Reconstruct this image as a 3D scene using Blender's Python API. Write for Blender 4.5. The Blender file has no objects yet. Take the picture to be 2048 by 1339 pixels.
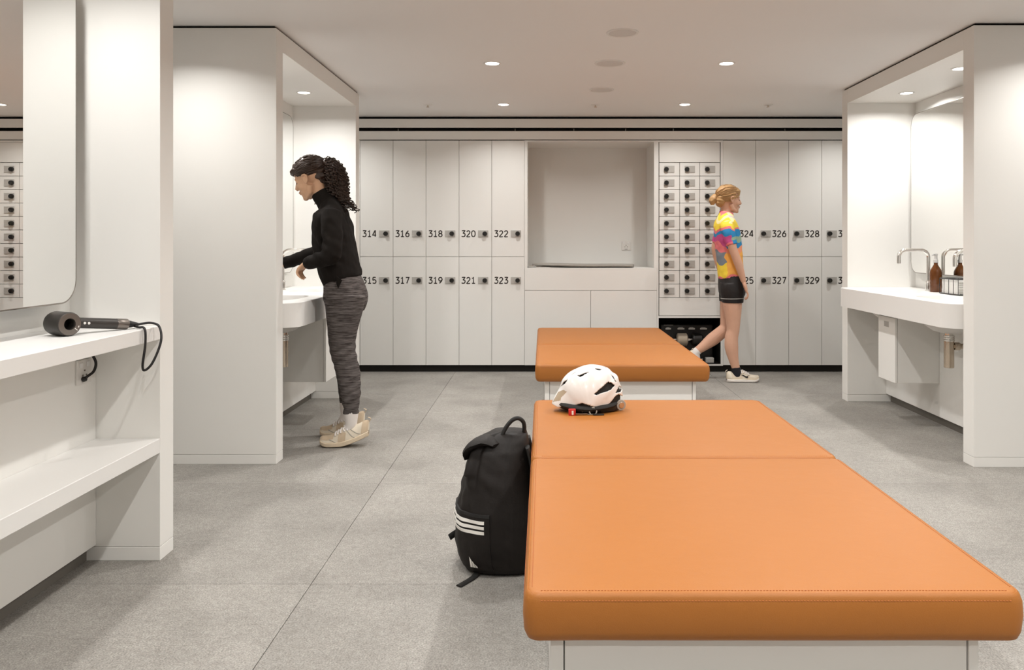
import bpy, bmesh, math, random
from mathutils import Vector, Matrix, noise

PI = math.pi
scene = bpy.context.scene
C = scene.collection
random.seed(7)

# ------------------------------------------------------------------ camera, world, exposure
FPX, VPX, VPY, CAMZ = 1600.0, 1086.0, 486.0, 1.16      # 2048 x 1339 frame, one-point perspective with lens shift
cam_data = bpy.data.cameras.new('camera')
cam_data.sensor_width = 36.0
cam_data.lens = FPX / 2048 * 36
cam_data.shift_x = (1024 - VPX) / 2048
cam_data.shift_y = (VPY - 669.5) / 2048
cam_data.clip_start = 0.05
cam = bpy.data.objects.new('camera', cam_data)
cam.location = (0, 0, CAMZ)
cam.rotation_euler = (PI / 2, 0, 0)
C.objects.link(cam)
scene.camera = cam

world = bpy.data.worlds.new('world')
scene.world = world
world.use_nodes = True
bg = world.node_tree.nodes['Background']
bg.inputs['Color'].default_value = (1.0, 0.93, 0.85, 1)
bg.inputs['Strength'].default_value = 0.0
scene.view_settings.view_transform = 'Standard'
scene.view_settings.look = 'None'
scene.view_settings.exposure = 0.22
scene.view_settings.gamma = 1.0
scene.view_settings.use_curve_mapping = False
scene.cycles.max_bounces = 7
scene.cycles.diffuse_bounces = 4
scene.cycles.glossy_bounces = 4
scene.cycles.transmission_bounces = 6
scene.cycles.caustics_reflective = False
scene.cycles.caustics_refractive = False
scene.cycles.sample_clamp_indirect = 6.0
scene.cycles.use_adaptive_sampling = True
scene.cycles.adaptive_threshold = 0.06
scene.cycles.adaptive_min_samples = 16

LAMP_COLOR = (1.0, 0.985, 0.955)
ROOM_LAMP_W = 10.0
LOCKER_LAMP_W = 6.3
PASSAGE_LAMP_W = 7.0
FRONT_LAMP_W = 14.0
BAY_LAMP_W = 7.6
LAMP_SPREAD = 142
PASSAGE_SPREAD = 136
BAY_SPREAD = 162

# ------------------------------------------------------------------ helpers
def P(px, py, Y):
    """metric point at distance Y that a measured photo position stands for"""
    return Vector(((px - VPX) * Y / FPX, Y, CAMZ - (py - VPY) * Y / FPX))

def box(bm, x0, x1, y0, y1, z0, z1, bev=0.0, seg=1):
    if x0 > x1: x0, x1 = x1, x0
    m = Matrix.Translation(((x0+x1)/2, (y0+y1)/2, (z0+z1)/2)) @ Matrix.Diagonal((x1-x0, y1-y0, z1-z0, 1))
    r = bmesh.ops.create_cube(bm, size=1, matrix=m)
    if bev > 0:
        es = list({e for v in r['verts'] for e in v.link_edges})
        bmesh.ops.bevel(bm, geom=es, offset=bev, segments=seg, profile=0.5, affect='EDGES')

def frame_axes(t, ref):
    t = t.normalized()
    b = ref - t * ref.dot(t)
    if b.length < 1e-5:
        b = Vector((1, 0, 0)) - t * t.x
    b.normalize()
    return t.cross(b), b

def catmull(vals, n):
    """smooth resampling of a list of tuples"""
    out = []
    m = len(vals)
    for i in range(m - 1):
        p0 = vals[max(i-1, 0)]; p1 = vals[i]; p2 = vals[i+1]; p3 = vals[min(i+2, m-1)]
        for k in range(n):
            t = k / n
            out.append(tuple(0.5 * (2*b + (c-a)*t + (2*a-5*b+4*c-d)*t*t + (-a+3*b-3*c+d)*t**3) for a, b, c, d in zip(p0, p1, p2, p3)))
    out.append(tuple(vals[-1]))
    return out

def tube(bm, pts, rad, seg=12, ref=Vector((0, 1, 0)), smooth=0, caps=True, power=2.0, closed=False):
    """closed tube through pts; rad = scalar, list of scalars or list of (ra, rb); rb is along ref"""
    pts = [Vector(p) for p in pts]
    n = len(pts)
    if not isinstance(rad, (list, tuple)):
        rad = [rad] * n
    rad = [r if isinstance(r, (list, tuple)) else (r, r) for r in rad]
    if smooth:
        v = catmull([(*p, *r) for p, r in zip(pts, rad)], smooth)
        pts = [Vector(q[:3]) for q in v]; rad = [q[3:] for q in v]; n = len(pts)
    rings = []
    for i in range(n):
        if closed:
            t = pts[(i+1) % n] - pts[i-1]
        else:
            t = pts[min(i+1, n-1)] - pts[max(i-1, 0)]
        a, b = frame_axes(t, ref)
        ring = []
        for k in range(seg):
            th = 2 * PI * k / seg
            c, s = math.cos(th), math.sin(th)
            c = math.copysign(abs(c) ** (2/power), c); s = math.copysign(abs(s) ** (2/power), s)
            ring.append(bm.verts.new(pts[i] + a * rad[i][0] * c + b * rad[i][1] * s))
        rings.append(ring)
    for i in range(n if closed else n - 1):
        r0, r1 = rings[i], rings[(i+1) % n]
        for k in range(seg):
            bm.faces.new((r0[k], r0[(k+1) % seg], r1[(k+1) % seg], r1[k]))
    if caps and not closed:
        bm.faces.new(rings[0][::-1]); bm.faces.new(rings[-1])
    return rings

def ball(bm, c, r, rot=None, seg=20, rings=12):
    if not isinstance(r, (list, tuple)): r = (r, r, r)
    m = Matrix.Translation(c) @ (rot.to_4x4() if rot else Matrix.Identity(4)) @ Matrix.Diagonal((*r, 1))
    bmesh.ops.create_uvsphere(bm, u_segments=seg, v_segments=rings, radius=1, matrix=m)

def lathe(bm, prof, origin=(0, 0, 0), axis=(0, 0, 1), seg=32):
    """prof: list of (radius, height) along axis; closed at ends where radius is 0"""
    o = Vector(origin); t = Vector(axis).normalized()
    a, b = frame_axes(t, Vector((0, 1, 0)) if abs(t.y) < .9 else Vector((1, 0, 0)))
    prev = None
    for r, h in prof:
        if r <= 1e-6:
            cur = [bm.verts.new(o + t * h)]
        else:
            cur = [bm.verts.new(o + t*h + a*r*math.cos(2*PI*k/seg) + b*r*math.sin(2*PI*k/seg)) for k in range(seg)]
        if prev:
            for k in range(seg):
                q = [prev[k % len(prev)], prev[(k+1) % len(prev)], cur[(k+1) % len(cur)], cur[k % len(cur)]]
                u = []
                for v in q:
                    if v not in u: u.append(v)
                if len(u) > 2: bm.faces.new(u)
        prev = cur

def prism(bm, pts, axis, a, b):
    """extrude a 2-D outline along world axis 0/1/2 from a to b"""
    def put(p, h):
        c = list(p); c.insert(axis, h); return c
    v0 = [bm.verts.new(put(p, a)) for p in pts]; v1 = [bm.verts.new(put(p, b)) for p in pts]
    bm.faces.new(v0[::-1]); bm.faces.new(v1)
    n = len(pts)
    for i in range(n):
        bm.faces.new((v0[i], v0[(i+1) % n], v1[(i+1) % n], v1[i]))

def smooth_faces(me, ang=40):
    for p in me.polygons: p.use_smooth = True
    try: me.set_sharp_from_angle(angle=math.radians(ang))
    except Exception: pass

def tag(o, label=None, cat=None, group=None, kind=None):
    if label: o['label'] = label
    if cat: o['category'] = cat
    if group: o['group'] = group
    if kind: o['kind'] = kind
    return o

def thing(name, label, cat, loc=(0, 0, 0), group=None, kind=None):
    o = bpy.data.objects.new(name, None)
    o.empty_display_size = 0.05
    o.location = loc
    C.objects.link(o)
    return tag(o, label, cat, group, kind)

def world_loc(o):
    v = Vector((0, 0, 0))
    while o: v += o.location; o = o.parent
    return v

def obj(name, bm, mat, parent=None, smooth=None, label=None, kind=None, local=False, cat=None, group=None):
    """link a bmesh as one mesh object; coordinates are world unless local"""
    bmesh.ops.recalc_face_normals(bm, faces=bm.faces)
    me = bpy.data.meshes.new(name)
    bm.to_mesh(me); bm.free()
    return obj_me(name, me, mat, parent, smooth, label, kind, local, cat, group)

def obj_me(name, me, mat, parent=None, smooth=None, label=None, kind=None, local=False, cat=None, group=None):
    for m in (mat if isinstance(mat, (list, tuple)) else [mat]): me.materials.append(m)
    if smooth: smooth_faces(me, smooth)
    o = bpy.data.objects.new(name, me)
    C.objects.link(o)
    if parent is not None:
        if not local:
            me.transform(Matrix.Translation(-world_loc(parent)))
        o.parent = parent
    elif not local:                       # origin at the base of the thing
        xs = [v.co for v in me.vertices]
        c = Vector(((min(v.x for v in xs)+max(v.x for v in xs))/2, (min(v.y for v in xs)+max(v.y for v in xs))/2, min(v.z for v in xs)))
        me.transform(Matrix.Translation(-c)); o.location = c
    return tag(o, label, cat, group, kind)

def copy_tree(o, parent=None):
    c = o.copy(); C.objects.link(c); c.parent = parent
    for ch in list(o.children):
        copy_tree(ch, c)
    return c

def remeshed(bm, voxel, iters=4, disp=None):
    """union of closed pieces as one continuous skin"""
    me = bpy.data.meshes.new('tmp')
    bmesh.ops.recalc_face_normals(bm, faces=bm.faces)
    bm.to_mesh(me); bm.free()
    ts = bpy.data.scenes.new('tmp')               # a scene of its own keeps the evaluation quick
    o = bpy.data.objects.new('tmp', me); ts.collection.objects.link(o)
    m = o.modifiers.new('r', 'REMESH'); m.mode = 'VOXEL'; m.voxel_size = voxel
    if iters:
        s = o.modifiers.new('s', 'SMOOTH'); s.factor = 0.5; s.iterations = iters
    with bpy.context.temp_override(scene=ts, view_layer=ts.view_layers[0]):
        dg = bpy.context.evaluated_depsgraph_get()
    out = bpy.data.meshes.new_from_object(o.evaluated_get(dg))
    bpy.data.objects.remove(o); bpy.data.meshes.remove(me); bpy.data.scenes.remove(ts)
    if disp:
        old = [(v.co.copy(), v.normal.copy()) for v in out.vertices]
        flat = []
        for co, no in old: flat.extend(co + no * disp(co))
        out.vertices.foreach_set('co', flat); out.update()
    for p in out.polygons: p.use_smooth = True
    return out

# ------------------------------------------------------------------ materials
def newmat(name):
    m = bpy.data.materials.new(name); m.use_nodes = True
    nt = m.node_tree
    return m, nt, nt.nodes['Principled BSDF']

def N(nt, typ, **kw):
    n = nt.nodes.new(typ)
    for k, v in kw.items(): setattr(n, k, v)
    return n

def simple(name, col, rough=0.5, metal=0.0, spec=0.5, var=0.0, scale=20.0, bump=0.0, bscale=200.0, coat=0.0, sheen=0.0, trans=0.0, ior=1.45, stretch=None):
    m, nt, p = newmat(name)
    p.inputs['Base Color'].default_value = (*col, 1)
    p.inputs['Roughness'].default_value = rough
    p.inputs['Metallic'].default_value = metal
    p.inputs['Specular IOR Level'].default_value = spec
    p.inputs['Coat Weight'].default_value = coat
    p.inputs['Sheen Weight'].default_value = sheen
    p.inputs['Transmission Weight'].default_value = trans
    p.inputs['IOR'].default_value = ior
    tc = N(nt, 'ShaderNodeTexCoord')
    src = tc.outputs['Object']
    if stretch:
        mp = N(nt, 'ShaderNodeMapping'); mp.inputs['Scale'].default_value = stretch
        nt.links.new(src, mp.inputs['Vector']); src = mp.outputs['Vector']
    if var:
        nz = N(nt, 'ShaderNodeTexNoise'); nz.inputs['Scale'].default_value = scale; nz.inputs['Detail'].default_value = 4
        nt.links.new(src, nz.inputs['Vector'])
        mix = N(nt, 'ShaderNodeMix', data_type='RGBA')
        mix.inputs[6].default_value = (*[c*(1-var) for c in col], 1)
        mix.inputs[7].default_value = (*[min(1, c*(1+var)) for c in col], 1)
        nt.links.new(nz.outputs['Fac'], mix.inputs[0]); nt.links.new(mix.outputs[2], p.inputs['Base Color'])
    if bump:
        nb = N(nt, 'ShaderNodeTexNoise'); nb.inputs['Scale'].default_value = bscale; nb.inputs['Detail'].default_value = 3
        nt.links.new(src, nb.inputs['Vector'])
        bp = N(nt, 'ShaderNodeBump'); bp.inputs['Strength'].default_value = bump; bp.inputs['Distance'].default_value = 0.002
        nt.links.new(nb.outputs['Fac'], bp.inputs['Height']); nt.links.new(bp.outputs['Normal'], p.inputs['Normal'])
    return m

def emissive(name, col, strength):
    m, nt, p = newmat(name)
    p.inputs['Base Color'].default_value = (0.8, 0.8, 0.8, 1)
    p.inputs['Emission Color'].default_value = (*col, 1)
    p.inputs['Emission Strength'].default_value = strength
    m.cycles.emission_sampling = 'NONE'
    return m

M = {}
M['panel'] = simple('white_laminate', (0.86, 0.845, 0.81), 0.42, spec=0.4, var=0.012, scale=3)
M['locker'] = simple('locker_laminate', (0.825, 0.815, 0.785), 0.5, spec=0.35, var=0.015, scale=2.5)
M['counter'] = simple('solid_surface', (0.84, 0.825, 0.80), 0.35, spec=0.45)
M['ceiling'] = simple('ceiling_plaster', (0.89, 0.885, 0.88), 0.85, spec=0.2, var=0.01, scale=1.5)
M['wall'] = simple('wall_paint', (0.88, 0.87, 0.86), 0.8, spec=0.2)
M['black'] = simple('black_matt', (0.006, 0.005, 0.004), 0.6, spec=0.2)
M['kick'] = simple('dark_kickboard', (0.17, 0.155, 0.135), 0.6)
M['blackplinth'] = simple('black_plinth', (0.012, 0.010, 0.008), 0.55, spec=0.3)
M['chrome'] = simple('brushed_chrome', (0.80, 0.78, 0.75), 0.14, metal=1.0)
M['brass'] = simple('satin_nickel', (0.62, 0.53, 0.43), 0.26, metal=1.0)
M['mirror'] = simple('mirror_silver', (0.93, 0.93, 0.92), 0.004, metal=1.0)
M['mirror_edge'] = simple('mirror_edge_metal', (0.32, 0.29, 0.26), 0.22, metal=1.0)
M['lens'] = emissive('lamp_lens', (1.0, 0.95, 0.88), 14.0)
M['trim_ring'] = simple('lamp_trim', (0.83, 0.82, 0.80), 0.5)
M['speaker'] = simple('speaker_grille', (0.72, 0.70, 0.68), 0.8, bump=0.5, bscale=900)
M['lock_plate'] = simple('lock_plate_grey', (0.52, 0.50, 0.47), 0.45, metal=0.25, var=0.08, scale=150)
M['knob'] = simple('black_knob', (0.01, 0.009, 0.008), 0.35)
M['greydot'] = simple('keypad_grey', (0.36, 0.345, 0.32), 0.6)
M['digit'] = simple('number_ink', (0.035, 0.028, 0.024), 0.6)
M['socket'] = simple('socket_plastic', (0.78, 0.755, 0.72), 0.4)

def leather():
    m, nt, p = newmat('orange_leather')
    p.inputs['Roughness'].default_value = 0.52
    p.inputs['Specular IOR Level'].default_value = 0.5
    tc = N(nt, 'ShaderNodeTexCoord')
    nz = N(nt, 'ShaderNodeTexNoise'); nz.inputs['Scale'].default_value = 3; nz.inputs['Detail'].default_value = 5
    nt.links.new(tc.outputs['Object'], nz.inputs['Vector'])
    mix = N(nt, 'ShaderNodeMix', data_type='RGBA')
    mix.inputs[6].default_value = (0.365, 0.124, 0.015, 1); mix.inputs[7].default_value = (0.395, 0.137, 0.019, 1)
    nt.links.new(nz.outputs['Fac'], mix.inputs[0]); nt.links.new(mix.outputs[2], p.inputs['Base Color'])
    vo = N(nt, 'ShaderNodeTexVoronoi'); vo.inputs['Scale'].default_value = 420
    nt.links.new(tc.outputs['Object'], vo.inputs['Vector'])
    n2 = N(nt, 'ShaderNodeTexNoise'); n2.inputs['Scale'].default_value = 14; n2.inputs['Detail'].default_value = 2
    nt.links.new(tc.outputs['Object'], n2.inputs['Vector'])
    b1 = N(nt, 'ShaderNodeBump'); b1.inputs['Strength'].default_value = 0.12; b1.inputs['Distance'].default_value = 0.001
    b2 = N(nt, 'ShaderNodeBump'); b2.inputs['Strength'].default_value = 0.12; b2.inputs['Distance'].default_value = 0.01
    nt.links.new(vo.outputs['Distance'], b1.inputs['Height']); nt.links.new(n2.outputs['Fac'], b2.inputs['Height'])
    nt.links.new(b2.outputs['Normal'], b1.inputs['Normal']); nt.links.new(b1.outputs['Normal'], p.inputs['Normal'])
    return m
M['leather'] = leather()
M['thread'] = simple('stitch_thread', (0.46, 0.15, 0.045), 0.6)

def floor_mat():
    m, nt, p = newmat('stone_floor_tile')
    p.inputs['Roughness'].default_value = 0.62
    p.inputs['Specular IOR Level'].default_value = 0.4
    geo = N(nt, 'ShaderNodeNewGeometry')
    big = N(nt, 'ShaderNodeTexNoise'); big.inputs['Scale'].default_value = 2.2; big.inputs['Detail'].default_value = 6; big.inputs['Roughness'].default_value = 0.65
    fine = N(nt, 'ShaderNodeTexNoise'); fine.inputs['Scale'].default_value = 190; fine.inputs['Detail'].default_value = 3; fine.inputs['Roughness'].default_value = 0.7
    mid = N(nt, 'ShaderNodeTexNoise'); mid.inputs['Scale'].default_value = 45; mid.inputs['Detail'].default_value = 4
    vor = N(nt, 'ShaderNodeTexVoronoi'); vor.inputs['Scale'].default_value = 120
    oi = N(nt, 'ShaderNodeObjectInfo')
    for n in (big, fine, mid, vor): nt.links.new(geo.outputs['Position'], n.inputs['Vector'])
    r1 = N(nt, 'ShaderNodeValToRGB')
    r1.color_ramp.elements[0].position = 0.3; r1.color_ramp.elements[0].color = (0.232, 0.221, 0.205, 1)
    r1.color_ramp.elements[1].position = 0.7; r1.color_ramp.elements[1].color = (0.335, 0.322, 0.300, 1)
    nt.links.new(big.outputs['Fac'], r1.inputs['Fac'])
    r2 = N(nt, 'ShaderNodeValToRGB')
    r2.color_ramp.elements[0].position = 0.32; r2.color_ramp.elements[0].color = (0.58, 0.58, 0.58, 1)
    r2.color_ramp.elements[1].position = 0.68; r2.color_ramp.elements[1].color = (1.42, 1.40, 1.37, 1)
    nt.links.new(fine.outputs['Fac'], r2.inputs['Fac'])
    r3 = N(nt, 'ShaderNodeValToRGB')
    r3.color_ramp.elements[0].position = 0.05; r3.color_ramp.elements[0].color = (1.5, 1.48, 1.44, 1)
    r3.color_ramp.elements[1].position = 0.16; r3.color_ramp.elements[1].color = (1, 1, 1, 1)
    nt.links.new(vor.outputs['Distance'], r3.inputs['Fac'])
    r4 = N(nt, 'ShaderNodeValToRGB')
    r4.color_ramp.elements[0].position = 0.3; r4.color_ramp.elements[0].color = (0.88, 0.87, 0.86, 1)
    r4.color_ramp.elements[1].position = 0.7; r4.color_ramp.elements[1].color = (1.1, 1.1, 1.1, 1)
    nt.links.new(mid.outputs['Fac'], r4.inputs['Fac'])
    last = r1.outputs['Color']
    for r in (r2, r3, r4):
        mx = N(nt, 'ShaderNodeMix', data_type='RGBA', blend_type='MULTIPLY'); mx.inputs[0].default_value = 1
        nt.links.new(last, mx.inputs[6]); nt.links.new(r.outputs['Color'], mx.inputs[7]); last = mx.outputs[2]
    mr = N(nt, 'ShaderNodeMapRange'); mr.inputs['To Min'].default_value = 0.95; mr.inputs['To Max'].default_value = 1.05
    nt.links.new(oi.outputs['Random'], mr.inputs['Value'])
    mx = N(nt, 'ShaderNodeMix', data_type='RGBA', blend_type='MULTIPLY'); mx.inputs[0].default_value = 1
    nt.links.new(last, mx.inputs[6]); nt.links.new(mr.outputs['Result'], mx.inputs[7])
    nt.links.new(mx.outputs[2], p.inputs['Base Color'])
    bp = N(nt, 'ShaderNodeBump'); bp.inputs['Strength'].default_value = 0.25; bp.inputs['Distance'].default_value = 0.002
    nt.links.new(fine.outputs['Fac'], bp.inputs['Height']); nt.links.new(bp.outputs['Normal'], p.inputs['Normal'])
    return m
M['floor'] = floor_mat()
M['joint'] = simple('tile_joint', (0.16, 0.148, 0.135), 0.8)

# ------------------------------------------------------------------ room shell
CEIL = 2.302
RX0, RX1, RY0, RY1 = -3.2, 4.05, -2.6, 7.85
def struct(name, b, mat=None, bev=0.0):
    bm = bmesh.new(); box(bm, *b, bev=bev)
    return obj(name, bm, mat or M['wall'], kind='structure')

floor = struct('floor', (RX0, RX1, RY0, RY1, -0.06, -0.004), M['joint'])
T, J = 1.135, 0.0022
bm = bmesh.new(); box(bm, -T/2+J/2, T/2-J/2, -T/2+J/2, T/2-J/2, -0.012, 0, bev=0.0008)
tile_me = bpy.data.meshes.new('floor_tile'); bmesh.ops.recalc_face_normals(bm, faces=bm.faces); bm.to_mesh(tile_me); bm.free(); tile_me.materials.append(M['floor'])
for i in range(-2, 4):
    for j in range(-4, 5):
        cx, cy = -0.79 + (i + .5) * T, 2.725 + (j + .5) * T
        o = bpy.data.objects.new('floor_tile', tile_me); C.objects.link(o)
        o.parent = floor; o.location = Vector((cx, cy, 0)) - floor.location

ceiling = struct('ceiling', (RX0, RX1, RY0, RY1, CEIL, CEIL + 0.08), M['ceiling'])
struct('wall_left', (RX0 - .1, RX0, RY0, RY1, 0, CEIL))
struct('wall_right', (RX1, RX1 + .1, RY0, RY1, 0, CEIL))
struct('wall_front', (RX0, RX1, RY0 - .1, RY0, 0, CEIL))
struct('wall_back', (RX0, RX1, RY1, RY1 + .1, 0, CEIL))

# ------------------------------------------------------------------ lamps and ceiling fittings
def downlight(x, y, z, label, watts, r=0.042, group=None, spread=None):
    t = thing('recessed_downlight', label, 'downlight', (x, y, z), group)
    bm = bmesh.new()
    lathe(bm, [(r, -0.0005), (r + .002, -0.004), (r + .012, -0.003), (r + .014, 0.0), (r, 0.0), (r, -0.0005)], (x, y, z))
    obj('trim_ring', bm, M['trim_ring'], t, smooth=30)
    bm = bmesh.new()
    lathe(bm, [(0, -0.0022), (r*.7, -0.0020), (r, -0.0008), (r, 0.0), (0, 0.0)], (x, y, z))
    obj('lens', bm, M['lens'], t, smooth=60, label='glowing round lens')
    l = bpy.data.lights.new('lamp', 'AREA'); l.shape = 'DISK'; l.size = 2 * r * .9
    l.energy = watts; l.color = LAMP_COLOR; l.spread = math.radians(spread or LAMP_SPREAD)
    lo = bpy.data.objects.new('lamp', l); C.objects.link(lo); lo.parent = t; lo.location = (0, 0, -0.006)
    return t

for x, y, lab in [
    (-0.325, 6.585, 'small round ceiling downlight close to the numbered lockers, away from the small lockers'),
    (1.167, 6.585, 'small round ceiling downlight close to the lockers, above the small locker bank'),
    (-0.322, 5.08, 'larger bright ceiling downlight on the mirror side of the round speakers'),
    (1.165, 5.08, 'larger bright ceiling downlight on the jersey wearer side of the round speakers'),
    (-0.33, 3.70, 'ceiling downlight cut by the top of the picture, over the floor joint'),
    (1.18, 3.70, 'ceiling downlight cut by the top of the picture, over the orange bench'),
    (-1.82, 3.70, 'downlight in the passage before the plain white partition beside the hair dryer bay'),
    (2.66, 3.70, 'downlight in the passage before the partition of the basin bay with bottles'),
    (-1.82, 6.585, 'unseen downlight added in the passage behind the basin bay with the person'),  # this and the next are unseen, added to light the passage lockers
    (2.66, 6.585, 'unseen downlight added in the passage behind the basin bay with bottles')]:
    downlight(x, y, CEIL, lab, LOCKER_LAMP_W if y > 6 else PASSAGE_LAMP_W if x < -1 or x > 2 else ROOM_LAMP_W, group='ceiling downlights', spread=PASSAGE_SPREAD if y < 6 and (x < -1 or x > 2) else None)
for x in (-1.82, -0.33, 1.18, 2.66):  # unseen lamps; row behind camera and outer columns added to raise ambient light
    for y in (2.2, 0.7, -0.8):
        if x < -1 and y > -0.5: continue
        downlight(x, y, CEIL, 'unseen ceiling downlight overhead beyond the picture', ROOM_LAMP_W if y > 2 else FRONT_LAMP_W if y > 0 else FRONT_LAMP_W * .7, group='ceiling downlights overhead')

def ceiling_disc(name, x, y, r, label, cat, lip=0.014):
    t = thing(name, label, cat, (x, y, CEIL))
    bm = bmesh.new()
    lathe(bm, [(r - lip, -0.0035), (r - .004, -0.006), (r, -0.003), (r, 0.0), (r - lip, 0.0), (r - lip, -0.0035)], (x, y, CEIL), seg=48)
    obj('rim', bm, M['trim_ring'], t, smooth=30)
    bm = bmesh.new()
    lathe(bm, [(0, -0.0045), (r - lip - .002, -0.0032), (r - lip - .0005, 0.0), (0, 0)], (x, y, CEIL), seg=48)
    obj('grille', bm, M['speaker'], t, smooth=60)
ceiling_disc('ceiling_speaker', 0.432, 4.343, 0.088, 'round white ceiling speaker closest to the top of the picture', 'speaker')
ceiling_disc('ceiling_speaker', 0.425, 5.08, 0.098, 'round white ceiling speaker in line with two bright downlights', 'speaker')
ceiling_disc('ceiling_speaker', 0.436, 5.96, 0.093, 'round white ceiling disc third from the top, nearest the lockers', 'speaker')
def sprinkler(x, y, label):
    t = thing('ceiling_sprinkler', label, 'sprinkler', (x, y, CEIL))
    bm = bmesh.new(); lathe(bm, [(0, -0.006), (.034, -0.005), (.038, 0.0), (0, 0)], (x, y, CEIL), seg=24)
    obj('escutcheon', bm, M['trim_ring'], t, smooth=40)
    bm = bmesh.new(); lathe(bm, [(0, -0.022), (.012, -0.021), (.012, -0.018), (.005, -0.016), (.005, -0.006), (0, -0.006)], (x, y, CEIL), seg=16)
    obj('nozzle', bm, M['brass'], t, smooth=40)
sprinkler(-0.95, 6.6, 'tiny ceiling sprinkler on the person-at-basin side, above the numbered lockers')
sprinkler(0.432, 6.6, 'tiny ceiling sprinkler above the open white niche')
sprinkler(1.856, 6.6, 'tiny ceiling sprinkler above lockers beside the bay with bottles')

# ------------------------------------------------------------------ lockers on the back wall
YF = 7.20                                   # plane of the locker doors
BK = YF / FPX                               # metres per photo pixel on that plane
def bx(px): return (px - VPX) * BK
def bz(py): return CAMZ - (py - VPY) * BK

struct('baseboard_back', (RX0, RX1, YF + .035, YF + .06, 0, bz(730) + .01), M['blackplinth'])
struct('trim_1', (RX0, RX1, YF - .004, YF + .02, bz(279), bz(262)), M['panel'], bev=.001)
struct('trim_2', (RX0, RX1, YF + .0, YF + .03, bz(255), bz(237.5)), M['panel'], bev=.001)
struct('trim_3', (RX0, RX1, YF + .05, YF + .07, bz(281), CEIL), M['black'])
for px in (795, 1030, 1148, 1252, 1348, 1572):   # slot brackets
    struct('trim_4', (bx(px) - .004, bx(px) + .004, YF + .03, YF + .05, bz(261), bz(256)), M['kick'])
# plain end panels of the locker wall in the side passages
struct('trim_5', (RX0, bx(720) - .002, YF, YF + .02, bz(730), bz(280)), M['locker'], bev=.001)
struct('trim_6', (bx(1709) + .002, RX1, YF, YF + .02, bz(730), bz(280)), M['locker'], bev=.001)

DIG = {
 '0': [[(.31,1),(.12,.93),(.0,.7),(.0,.3),(.12,.07),(.31,0),(.5,.07),(.62,.3),(.62,.7),(.5,.93),(.31,1)]],
 '1': [[(.06,.8),(.33,1),(.33,0)], [(.04,0),(.62,0)]],
 '2': [[(.02,.78),(.1,.93),(.3,1),(.5,.93),(.58,.75),(.5,.55),(.02,0),(.62,0)]],
 '3': [[(.03,1),(.57,1),(.27,.6),(.45,.58),(.6,.44),(.6,.22),(.48,.05),(.28,0),(.1,.03),(.0,.12)]],
 '4': [[(.47,0),(.47,1),(.4,1),(.0,.3),(.0,.26),(.64,.26)]],
 '5': [[(.55,1),(.1,1),(.06,.55),(.3,.62),(.5,.55),(.6,.36),(.56,.14),(.4,.01),(.2,0),(.0,.1)]],
 '6': [[(.5,1),(.2,.72),(.03,.42),(.02,.25),(.12,.05),(.31,0),(.5,.05),(.61,.25),(.56,.48),(.4,.6),(.22,.58),(.06,.46)]],
 '7': [[(.02,1),(.6,1),(.2,0)]],
 '8': [[(.31,1),(.12,.94),(.05,.77),(.12,.6),(.31,.53),(.5,.6),(.57,.77),(.5,.94),(.31,1)], [(.31,.53),(.1,.45),(.0,.27),(.1,.06),(.31,0),(.52,.06),(.62,.27),(.52,.45),(.31,.53)]],
 '9': [[(.14,0),(.43,.28),(.6,.58),(.61,.75),(.51,.95),(.31,1),(.12,.95),(.01,.75),(.06,.52),(.22,.4),(.42,.43),(.57,.56)]],
}
def ribbon(bm, pts, w, y):
    pts = [Vector(p) for p in pts]
    closed = (pts[0] - pts[-1]).length < 1e-6
    if closed: pts = pts[:-1]
    n = len(pts); L, R = [], []
    for i in range(n):
        if closed: a, b = pts[i] - pts[i-1], pts[(i+1) % n] - pts[i]
        else: a, b = pts[i] - pts[max(i-1, 0)], pts[min(i+1, n-1)] - pts[i]
        if a.length < 1e-9: a = b
        if b.length < 1e-9: b = a
        a.normalize(); b.normalize(); t = a + b
        t = t.normalized() if t.length > .3 else a
        nn = Vector((-t.y, t.x)); k = 1 / max(.6, abs(nn.dot(Vector((-a.y, a.x)))))
        L.append(bm.verts.new((pts[i].x + nn.x*w*k, y, pts[i].y + nn.y*w*k)))
        R.append(bm.verts.new((pts[i].x - nn.x*w*k, y, pts[i].y - nn.y*w*k)))
    for i in range(n if closed else n - 1):
        j = (i+1) % n
        bm.faces.new((L[i], L[j], R[j], R[i]))
def number_mesh(text, h, pitch):
    bm = bmesh.new()
    for k, ch in enumerate(text):
        for st in DIG[ch]:
            q = catmull([(p[0], p[1]) for p in st], 3) if ch not in '147' else st
            ribbon(bm, [(k * pitch + p[0] * h * .92, p[1] * h) for p in q], h * .092, -0.0006)
    r = bmesh.ops.extrude_face_region(bm, geom=bm.faces[:])
    bmesh.ops.translate(bm, verts=[v for v in r['geom'] if isinstance(v, bmesh.types.BMVert)], vec=(0, .0006, 0))
    return bm

def lock_parts(t, cx, cz, kx, w, h):
    bm = bmesh.new(); box(bm, cx - w/2, cx + w/2, YF - .006, YF, cz - h/2, cz + h/2, bev=.0015)
    pl = obj('lock_plate', bm, M['lock_plate'], t, label='grey lock plate')
    bm = bmesh.new()
    for i in range(5):
        for j in range(4):
            sgn = -1 if kx > cx else 1
            x = cx + sgn * (w * .06 + i * w * .085); z = cz - h*.36 + j * h * .24
            box(bm, x - .0015, x + .0015, YF - .007, YF - .0055, z - .0015, z + .0015)
    obj('keypad_dots', bm, M['greydot'], pl)
    bm = bmesh.new(); lathe(bm, [(0, .026), (.017, .025), (.020, .021), (.021, .006), (.021, 0), (0, 0)], (kx, YF - .005, cz), axis=(0, -1, 0), seg=20)
    obj('knob', bm, M['knob'], t, smooth=40, label='round black knob')

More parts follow.
